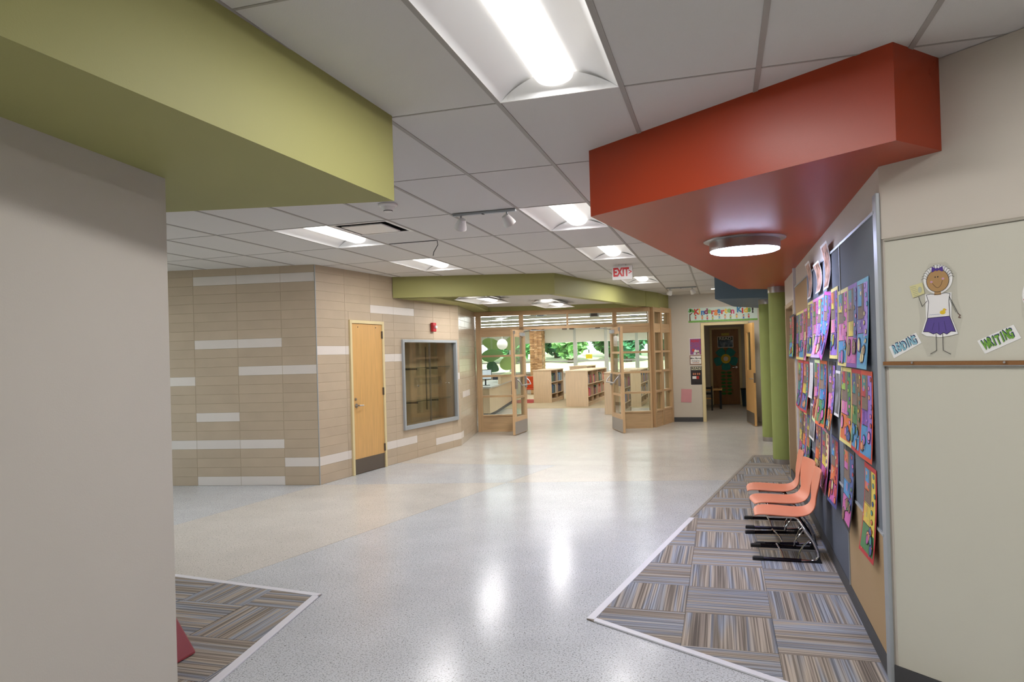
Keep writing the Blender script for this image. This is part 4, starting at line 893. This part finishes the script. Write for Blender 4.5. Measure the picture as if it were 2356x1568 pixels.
# ------------------------------------------------------------------ coral chairs
def chair(y, lb, rz=0., dx=0.):
    o = empty('stacking_chair', (.43+dx, y, 0), rz); tag(o, lb, 'chair', 'coral chairs along the pin boards')
    # shell: profile in x-z from the front edge to the top of the back, half width per point
    P = [(-.222, .322, .105), (-.212, .338, .140), (-.185, .347, .168), (-.12, .350, .186), (0, .342, .190), (.09, .337, .180), (.15, .344, .160), (.192, .368, .138), (.216, .415, .124), (.230, .475, .142), (.243, .545, .174), (.258, .62, .186), (.266, .664, .176), (.268, .676, .160)]
    m = MB(); n = 14; T = .011
    def pt(i, j, off):
        x, z, w = P[i]; a = P[max(i-1, 0)]; b = P[min(i+1, len(P)-1)]; tx, tz = b[0]-a[0], b[1]-a[1]; l = math.hypot(tx, tz); nx, nz = -tz/l, tx/l
        u = -1+2*j/n; cup = .016*u*u*(1 if i > 1 else .3)
        if i >= 9: x = x-cup*1.2
        else: z = z+cup*.6
        return (x-nx*off, w*u, z-nz*off)
    nv = len(P)
    for off in (0, T):
        for i in range(nv):
            for j in range(n+1): m.v.append(pt(i, j, off))
    K = nv*(n+1)
    for i in range(nv-1):
        for j in range(n):
            a = i*(n+1)+j; m.f.append((a, a+1, a+n+2, a+n+1)); m.f.append((K+a+n+1, K+a+n+2, K+a+1, K+a)); m.m += [0, 0]
    for i in range(nv-1):
        a, b = i*(n+1), (i+1)*(n+1); m.f.append((a, b, K+b, K+a)); a, b = a+n, b+n; m.f.append((b, a, K+a, K+b)); m.m += [0, 0]
    for j in range(n):
        m.f.append((j+1, j, K+j, K+j+1)); a = (nv-1)*(n+1)+j; m.f.append((a, a+1, K+a+1, K+a)); m.m += [0, 0]
    sh = m.build('seat_shell', M_orange, o, smooth=True); sb = sh.modifiers.new('soft', 'SUBSURF'); sb.levels = 1; sb.render_levels = 1
    for s in (-1, 1):
        yy = .185*s; ys = .12*s
        MB().tube([(-.215, yy, .016), (.165, yy, .016), (.20, yy, .022), (.222, yy, .05), (.218, yy, .085), (.19, yy*.97, .16), (.13, yy*.85, .25), (.09, ys, .315), (.06, ys, .326), (-.12, ys, .326)], .0125, 10).build('side_frame', M_chrome if s < 0 else M_blk2, o, smooth=True)
        MB().tube([(-.20, yy, .018), (.10, yy, .018)], .0155, 10).build('floor_rail', M_blk2, o, smooth=True)
        MB().prism([(-.245, yy-.018), (-.165, yy-.018), (-.165, yy+.018), (-.245, yy+.018)], 0, .036).build('front_glide', M_black, o, bevel=.008)
        MB().wprism([(.10, 0), (.245, 0), (.225, .06), (.205, .03), (.10, .018)], yy-.016, yy+.016).build('rear_glide', M_black, o)
        MB().tube([(.08, yy, .02), (.09, yy*.9, .07), (.12, yy*.8, .12), (.165, yy*.93, .17)], .006, 8).build('brace', M_chrome, o, smooth=True)
    MB().tube([(-.02, -.185, .02), (-.03, -.13, .06), (-.06, 0, .09), (-.03, .13, .06), (-.02, .185, .02)], .006, 8).build('stretcher', M_chrome, o, smooth=True)
    B(-.12, .06, -.12, .12, .316, .322).build('seat_plate', M_black, o)
    return o
chair(5.83, 'coral plastic chair on a sled base, nearest of the row'); chair(6.29, 'coral plastic chair on a sled base, middle of the row', .17); chair(6.80, 'coral plastic chair on a sled base, farthest of the row', .0, -.02)

# maroon seat behind the left wall
ms = empty('maroon_seat', (-3.35, 2.85, 0)); tag(ms, 'maroon slant-sided seat peeking out behind the near left wall', 'seat'); M_mar = mat('maroon_vinyl', '8a3338', .5, bump=.1, bscale=120)
m = MB(); bx, by, tx, ty, hz = .52, .40, .27, .37, .42
m.v = [(-bx, -by, .012), (bx, -by, .012), (bx, by, .012), (-bx, by, .012), (-tx, -ty, hz), (tx, -ty, hz), (tx, ty, hz), (-tx, ty, hz)]; m.f = [(3, 2, 1, 0), (4, 5, 6, 7), (0, 1, 5, 4), (1, 2, 6, 5), (2, 3, 7, 6), (3, 0, 4, 7)]; m.m = [0]*6
m.build('body', M_mar, ms, bevel=.015); B(-tx-.02, tx+.02, -ty-.02, ty+.02, hz, hz+.06).build('cushion', M_mar, ms, bevel=.02)
for x in (-.42, .42):
    for y in (-.32, .32): MB().tube([(x, y, 0), (x, y, .02)], .025, 8).build('foot', M_black, ms)

# ------------------------------------------------------------------ artworks on the pin boards
BORD = {'black': '26262c', 'yellow': 'ecdc86', 'pink': 'e590c0', 'lavender': 'b79ad8', 'magenta': 'c04aa8', 'purple': '7a4aa0', 'light blue': '5fa8c8', 'red': 'c8323a', 'pale green': 'cfe0a0', 'orange': 'e86a34', 'orange red': 'e0502e', 'dark blue': '3f4a8a', 'white': 'e8e6ee'}
PCOL = {'pink': 'e884bc', 'purple': '8050b8', 'blue': '3a98d2', 'yellow': 'ead24c', 'orange': 'e8733a', 'green': '44884e', 'teal': '2a8a90', 'red': 'c03040', 'magenta': 'd060b0', 'violet': '9f74d8', 'lime': 'a0c850', 'navy': '34549a', 'cream': 'f0dca0', 'brown': '8a6a50', 'peach': 'f0a070'}
pm = {k: mat('paint_'+k, v, .45, var=.10, vscale=25) for k, v in PCOL.items()}
M_ink = mat('ink', '1c1a24', .6); M_burl = mat('burlap_print', '84705f', .8, var=.25, vscale=120)
def artwork(s0, s1, z0, z1, border, wall, strip, table, pic, lb, curl=.02, tilt=0., seed=0, out=.013):
    rr = random.Random(seed); w, h = s0-s1, z1-z0
    o = empty('collage', on(FP, px((s0+s1)/2), -out, (z0+z1)/2), FP[1]); tag(o, lb, 'artwork', 'collages on the pin boards')
    if tilt: o.rotation_euler = (0, tilt, FP[1])
    def S(a, b, d=0):   # a 0..1 left to right, b 0..1 top to bottom
        y = -.003-curl*(b**2)*(1+.4*(a-.5)*(1 if seed % 2 else -1))-d
        return ((a-.5)*w, y, h*(.5-b))
    sh = MB(); sh.grid(lambda u, v: S(u, 1-v), 1, 24); sh.grid(lambda u, v: S(1-u, 1-v, -.0012), 1, 24); sh.build('mat_paper', mat('border_'+border.replace(' ', '_'), BORD[border], .6), o, smooth=False)
    p = MB(); lay = [0]
    def rect(a0, b0, a1, b1, m):
        lay[0] += 1; d = .0010+.00013*lay[0]; n = max(1, round((b1-b0)*24)); p.grid(lambda u, v: S(a0+(a1-a0)*u, b1-(b1-b0)*v, d), 1, n, m)
    def blob(a, b, ra, rb, m, ph=0., k=12):
        lay[0] += 1; d = .0010+.00013*lay[0]
        cl = lambda q: min(.97, max(.03, q))
        p.grid(lambda u, v: S(cl(a+(2*u-1)*ra*math.sqrt(max(0, 1-(2*v-1)**2))+.0001*u), cl(b+rb*(1-2*v)), d), 1, 10, m)
    mats = [M_ink, M_burl, pm[wall], pm[strip], pm[table], pm[pic]]+[pm[rr.choice(list(PCOL))] for _ in range(5)]
    e = .07; eb = .05; t = rr.uniform(.60, .68)
    rect(e, eb, 1-e, t, 2); rect(e, t, 1-e, 1-eb, 4); rect(e, t-.006, 1-e, t+.004, 0)
    rect(.62, eb, 1-e, rr.uniform(.6, .9), 3)
    rect(e, eb, .60, .44, 1); rect(e+.03, eb+.01, .42, .30, 5); rect(e+.03, .21, .42, .30, 6)
    for k in range(4): a, b = rr.uniform(.12, .38), rr.uniform(.08, .26); blob(a, b, .05, .025, rr.choice((7, 8, 9)))
    for k in range(7):
        a, b = rr.uniform(.66, .90), .09+.1*k; blob(a, b, .07, .030, 0); blob(a, b, .055, .024, rr.choice((6, 7, 8, 9, 10)))
    for k in range(5):
        a, b = rr.uniform(.15, .85), rr.uniform(t+.04, .90); ra, rb = rr.uniform(.06, .12), rr.uniform(.04, .09); blob(a, b, ra+.02, rb+.012, 0); blob(a, b, ra, rb, rr.choice((6, 7, 8, 9, 10)))
    for (a0, b0, a1, b1) in ((.60, eb, .615, .66), (e, .44, .60, .446), (e+.03, .295, .42, .302), (.415, eb, .425, .30)): rect(a0, b0, a1, b1, 0)
    for k in range(10): a, b = rr.uniform(.1, .9), rr.uniform(.46, .95); blob(a, b, .028, .010, rr.choice((0, 6, 7, 8, 9, 10)))
    for k in range(3): a = rr.uniform(.15, .55); rect(a, .46, a+.025, .46+rr.uniform(.06, .14), rr.choice((6, 7, 8)))
    p.build('painting', mats, o)
    return o
T_ = 'collage with a %s border, %s from the corner trim, %s row'
row1 = [('light blue', 'purple', 'violet', 'blue', 'blue', .57, .235), ('purple', 'yellow', 'navy', 'magenta', 'teal', .88, .575), ('yellow', 'pink', 'magenta', 'blue', 'teal', 1.28, .885), ('yellow', 'pink', 'purple', 'violet', 'orange', 1.60, 1.285),
        ('magenta', 'blue', 'purple', 'violet', 'blue', 1.97, 1.62), ('lavender', 'violet', 'blue', 'pink', 'lime', 2.33, 1.98), ('pink', 'pink', 'magenta', 'cream', 'red', 2.71, 2.34), ('yellow', 'violet', 'purple', 'navy', 'yellow', 3.14, 2.72),
        ('pink', 'cream', 'red', 'magenta', 'brown', 3.48, 3.19), ('yellow', 'pink', 'magenta', 'blue', 'navy', 3.86, 3.50), ('yellow', 'purple', 'teal', 'orange', 'navy', 4.25, 3.88), ('black', 'green', 'red', 'blue', 'green', 4.85, 4.27)]
for k, (bd, wa_, st, tb_, pc, s0, s1) in enumerate(row1):
    z0, z1 = (1.485, 1.96) if (k < 3 or k > 7) else (1.525, 2.0)
    artwork(s0, s1, z0, z1, bd, wa_, st, tb_, pc, T_ % (bd, ORD[k], 'top'), .02 if k not in (4, 5) else .06, 0 if k not in (4,) else .08, k+1, out=.034 if k == 11 else .013)
row2 = [('orange red', 'purple', 'violet', 'blue', 'teal', .53, .215), ('red', 'green', 'brown', 'blue', 'navy', .845, .53), ('yellow', 'pink', 'green', 'orange', 'red', 1.25, .855), ('black', 'pink', 'violet', 'orange', 'navy', 1.83, 1.50),
        ('orange', 'blue', 'navy', 'green', 'teal', 2.33, 1.93), ('pale green', 'pink', 'purple', 'peach', 'green', 2.72, 2.36), ('red', 'yellow', 'teal', 'navy', 'orange', 3.63, 3.17), ('red', 'teal', 'violet', 'purple', 'lime', 4.20, 3.66)]
for k, (bd, wa_, st, tb_, pc, s0, s1) in enumerate(row2): artwork(s0, s1, 1.005, 1.475 if k not in (3, 4, 5) else 1.50, bd, wa_, st, tb_, pc, T_ % (bd, ORD[k], 'middle'), .02 if k < 3 else .045, 0, 40+k)
row3 = [('red', 'yellow', 'yellow', 'green', 'blue', .52, .195), ('black', 'blue', 'navy', 'magenta', 'orange', 1.25, .84), ('dark blue', 'orange', 'red', 'magenta', 'navy', 1.82, 1.47), ('pink', 'yellow', 'cream', 'magenta', 'teal', 2.35, 1.94),
        ('purple', 'orange', 'brown', 'yellow', 'red', 2.77, 2.38), ('dark blue', 'orange', 'green', 'green', 'teal', 3.46, 3.12), ('yellow', 'orange', 'purple', 'blue', 'red', 3.80, 3.48), ('black', 'yellow', 'brown', 'magenta', 'green', 4.18, 3.82)]
for k, (bd, wa_, st, tb_, pc, s0, s1) in enumerate(row3): artwork(s0, s1, .505, .98, bd, wa_, st, tb_, pc, T_ % (bd, ORD[k], 'bottom'), .035, 0, 80+k)
# white text sheet and two grey photo prints
def sheet(s0, s1, z0, z1, m, lb, nm, cat):
    o = empty(nm, on(FP, px((s0+s1)/2), -.013, (z0+z1)/2), FP[1]); tag(o, lb, cat); w, h = s0-s1, z1-z0
    f = lambda u, v, d=0: ((u-.5)*w, -.003-.02*(1-v)**2-d, h*(v-.5))
    q = MB(); q.grid(f, 3, 6); q.grid(lambda u, v: f(1-u, v, -.0012), 3, 6); q.build('paper', M_paper, o); r = MB(); r.grid(lambda u, v: f(.08+.84*u, .06+.88*v, .001), 3, 6); r.build('print', m, o); return o
sheet(3.12, 2.84, 1.16, 1.47, mat('typed_page', 'd9d7d6', .7, var=.25, vscale=60, stretch=(1, 1, 8)), 'white typed sheet in the middle row of artworks', 'typed_sheet', 'paper')
GP = picture('grey_photo', ['3a3c40', '5c6066', '8a8e94', 'c0c2c6'], 10)
sheet(1.50, 1.285, 1.145, 1.445, GP, 'grey photograph in the middle row, left of the yellow-bordered collage', 'photo_print', 'photograph'); sheet(3.16, 2.79, .80, 1.105, GP, 'grey photograph between the middle and bottom rows of artworks', 'photo_print', 'photograph')
WP = picture('warm_photo', ['2e2420', '7a5c50', 'c08a70', 'd8b8a8', '8a7890'], 16)
for k, (s0, s1, z0, z1, lb) in enumerate(((1.88, 1.55, 2.015, 2.335, 'tall curled photo strip, nearest and highest of three above the collages'), (2.38, 2.02, 2.025, 2.255, 'curled photo strip, middle of three above the collages'), (2.98, 2.67, 2.02, 2.33, 'curled photo strip, farthest of three above the collages'))):
    o = empty('photo_strip', on(FP, px((s0+s1)/2), -.014, (z0+z1)/2), FP[1]); tag(o, lb, 'photograph', 'photo strips above the collages'); w, h = s0-s1, z1-z0
    f = lambda u, v, d=0: ((u-.5)*w*(.8+.2*v), -.004-.022*((v-.45)*2)**2-d, h*(v-.5))
    q = MB(); q.grid(f, 3, 8); q.grid(lambda u, v: f(1-u, v, -.0012), 3, 8); q.build('paper', M_paper, o); r = MB(); r.grid(lambda u, v: f(.06+.88*u, .05+.9*v, .001), 3, 8); r.build('print', WP, o)

# ------------------------------------------------------------------ cut-outs on the whiteboard wall
def wthing(nm, lb, cat): o = empty(nm, on(FD, 0, -.006, 0), FD[1]); tag(o, lb, cat); return o
def flat(par, nm, pts, m, d, t=.0006): return MB().wprism(pts, -d-t, -d).build(nm, m, par)
def stroke(par, nm, pts, m, d, w=.0019):
    b = MB()
    for (a, c) in zip(pts[:-1], pts[1:]):
        dx, dz = c[0]-a[0], c[1]-a[1]; l = math.hypot(dx, dz) or 1; nx, nz = -dz/l*w/2, dx/l*w/2; ex_, ez_ = dx/l*w/3, dz/l*w/3
        b.wprism([(a[0]+nx-ex_, a[1]+nz-ez_), (c[0]+nx+ex_, c[1]+nz+ez_), (c[0]-nx+ex_, c[1]-nz+ez_), (a[0]-nx-ex_, a[1]-nz-ez_)], -d-.0004, -d)
    return b.build(nm, m, par)
def disc(x, z, rx, rz, n=28): return [(x+rx*math.cos(2*math.pi*k/n), z+rz*math.sin(2*math.pi*k/n)) for k in range(n)]
gi = wthing('girl_cutout', 'laminated cut-out of a smiling drawn girl with purple bow and skirt on the whiteboard', 'paper cut-out')
M_lam = glass('laminate', (1, 1, 1), .7); M_skin = mat('drawn_skin', 'b08a58', .55); M_pur = mat('drawn_purple', '5b4a92', .45); M_bow = mat('drawn_bow', '4a2a8a', .5); M_cut = mat('cutout_white', 'f0efec', .45)
flat(gi, 'laminate', [(.165, 1.80), (.172, 1.72), (.165, 1.64), (.20, 1.55), (.315, 1.545), (.335, 1.64), (.355, 1.72), (.335, 1.80), (.335, 1.91), (.29, 1.965), (.22, 1.965), (.185, 1.90)], M_lam, .0008)
flat(gi, 'white_border', disc(.256, 1.892, .062, .064), M_cut, .0022)
flat(gi, 'white_border', [(.199, 1.83), (.312, 1.829), (.308, 1.72), (.333, 1.648), (.31, 1.642), (.26, 1.635), (.20, 1.642), (.178, 1.655), (.20, 1.72)], M_cut, .0022)
flat(gi, 'face', disc(.2555, 1.885, .048, .0495), M_skin, .003); stroke(gi, 'face_outline', disc(.2555, 1.885, .048, .0495)+[(.3035, 1.885)], M_ink, .0036)
flat(gi, 'neck', [(.241, 1.84), (.267, 1.84), (.269, 1.822), (.239, 1.822)], M_skin, .0031)
flat(gi, 'shirt', [(.205, 1.826), (.222, 1.829), (.255, 1.824), (.29, 1.829), (.306, 1.823), (.300, 1.795), (.302, 1.726), (.207, 1.722), (.214, 1.795)], mat('drawn_shirt', 'eae8e6', .5), .003)
stroke(gi, 'shirt_outline', [(.205, 1.826), (.222, 1.829), (.255, 1.824), (.29, 1.829), (.306, 1.823), (.300, 1.795), (.302, 1.726), (.207, 1.722), (.214, 1.795), (.205, 1.826)], M_ink, .0038)
flat(gi, 'skirt', [(.208, 1.722), (.301, 1.726), (.324, 1.657), (.305, 1.660), (.287, 1.647), (.273, 1.655), (.259, 1.645), (.245, 1.655), (.23, 1.65), (.21, 1.661), (.187, 1.662)], M_pur, .003)
stroke(gi, 'skirt_outline', [(.208, 1.722), (.301, 1.726), (.324, 1.657), (.305, 1.660), (.287, 1.647), (.273, 1.655), (.259, 1.645), (.245, 1.655), (.23, 1.65), (.21, 1.661), (.187, 1.662), (.208, 1.722)], M_ink, .0038)
for a in ((.235, 1.70, .225, 1.668), (.255, 1.70, .255, 1.66), (.278, 1.705, .285, 1.662)): stroke(gi, 'pleat', [(a[0], a[1]), (a[2], a[3])], M_ink, .0038, .0008)
stroke(gi, 'arm', [(.208, 1.80), (.185, 1.776), (.171, 1.82)], M_ink, .0036); stroke(gi, 'arm', [(.302, 1.812), (.336, 1.735)], M_ink, .0036); stroke(gi, 'arm', [(.303, 1.80), (.328, 1.74)], M_ink, .0036, .001)
stroke(gi, 'hand', [(.336, 1.735), (.344, 1.728), (.338, 1.718), (.346, 1.716)], mat('ink_brown', '5a3028', .5), .0036, .003)
stroke(gi, 'leg', [(.241, 1.65), (.242, 1.577), (.215, 1.562)], M_ink, .0036); stroke(gi, 'leg', [(.270, 1.65), (.270, 1.577), (.300, 1.56)], M_ink, .0036)
flat(gi, 'bow', [(.2555, 1.936), (.234, 1.949), (.231, 1.931), (.234, 1.924)], M_bow, .0042); flat(gi, 'bow', [(.2555, 1.936), (.278, 1.947), (.281, 1.929), (.277, 1.923)], M_bow, .0042); flat(gi, 'bow_knot', disc(.2555, 1.935, .006, .007, 12), M_bow, .005)
for x in (.246, .257): flat(gi, 'eye', disc(x, 1.902, .0026, .0028, 10), M_ink, .004)
for x, z in ((.229, 1.882), (.279, 1.892)): flat(gi, 'cheek', disc(x, z, .006, .005, 12), mat('cheek_pink', 'c79ab0', .6), .0038)
stroke(gi, 'mouth', [(.234, 1.874), (.240, 1.866), (.248, 1.857), (.256, 1.854), (.264, 1.858), (.271, 1.868), (.276, 1.884)], M_ink, .004, .0012)
for k in range(15):
    a = math.radians(10+k*160/14); sg_ = -1 if a > math.pi/2 else 1; x, z = .2555+.048*math.cos(a), 1.887+.046*math.sin(a); x2, z2 = .2555+.064*math.cos(a), 1.889+.066*math.sin(a)
    stroke(gi, 'hair', [(x, z), ((x+x2)/2, (z+z2)/2+.004), (x2, z2), (x2+sg_*.007, z2-.005)], M_ink, .0042, .0012)
flat(gi, 'duck', disc(.273, 1.744, .012, .009, 16), M_yel, .004); flat(gi, 'duck', disc(.280, 1.755, .006, .006, 12), M_yel, .0044); flat(gi, 'beak', [(.285, 1.757), (.291, 1.755), (.285, 1.752)], pm['orange'], .0046)
stroke(gi, 'wave', [(.217+.004*k, 1.735+.003*(k % 2)) for k in range(12)], mat('ink_blue', '8a9ac0', .6), .004, .001)
nt_ = wthing('sticky_note', 'pale yellow handwritten note beside the drawn girl', 'note'); flat(nt_, 'sheet', [(.131, 1.872), (.190, 1.884), (.198, 1.834), (.146, 1.818)], mat('note_yellow', 'd8d29a', .6), .004)
for k in range(6): stroke(nt_, 'writing', [(.137+.003*k, 1.866-.008*k), (.160+.002*k, 1.870-.008*k)], mat('pencil', '8a8a86', .6), .0048, .0012)
flat(nt_, 'drawing', disc(.178, 1.852, .009, .014, 12), mat('pencil_light', 'b4b8a4', .6), .0048)
for nm, tx, pts, c, lb in (('reading_sign', 'READING', [(.025, 1.598), (.153, 1.660), (.176, 1.612), (.047, 1.544)], '8fbccb', 'slanted paper cut-out spelling READING in pale blue letters'), ('writing_sign', 'WRITING', [(.408, 1.614), (.546, 1.676), (.572, 1.620), (.436, 1.558)], '74a83e', 'slanted paper cut-out spelling WRITING in green letters')):
    o = wthing(nm, lb, 'paper cut-out'); flat(o, 'sheet', pts, M_cut, .001)
    cx, cz = sum(p[0] for p in pts)/4, sum(p[1] for p in pts)/4; a = math.radians(24.5); n = len(tx); wtot = .118
    for k, ch in enumerate(tx):
        u = (k+.5)/n-.5; x, z = cx+u*wtot*math.cos(a)-.002, cz+u*wtot*math.sin(a)+.003*math.sin(k*1.6)
        text('letter_outline', ch, .057, mat('letter_navy', '2a3560', .6), o, x+.0012, -.0022, z+.0028, bold=.0022, sx=.50, rot=a*.8); text('letter', ch, .054, mat('letter_'+c, c, .6), o, x, -.0032, z-.0008, bold=.0024, sx=.48, rot=a*.8)  # navy outline printed behind each letter
o = wthing('paper_cutout', 'edge of another laminated cut-out at the right picture border', 'paper cut-out'); flat(o, 'laminate', disc(.665, 1.75, .09, .16), M_lam, .0008); flat(o, 'white_border', disc(.665, 1.79, .085, .09), M_cut, .002); flat(o, 'shirt', [(.585, 1.775), (.60, 1.80), (.74, 1.80), (.73, 1.66), (.62, 1.66)], pm['red'], .003); flat(o, 'face', disc(.665, 1.85, .05, .05), M_skin, .0036)
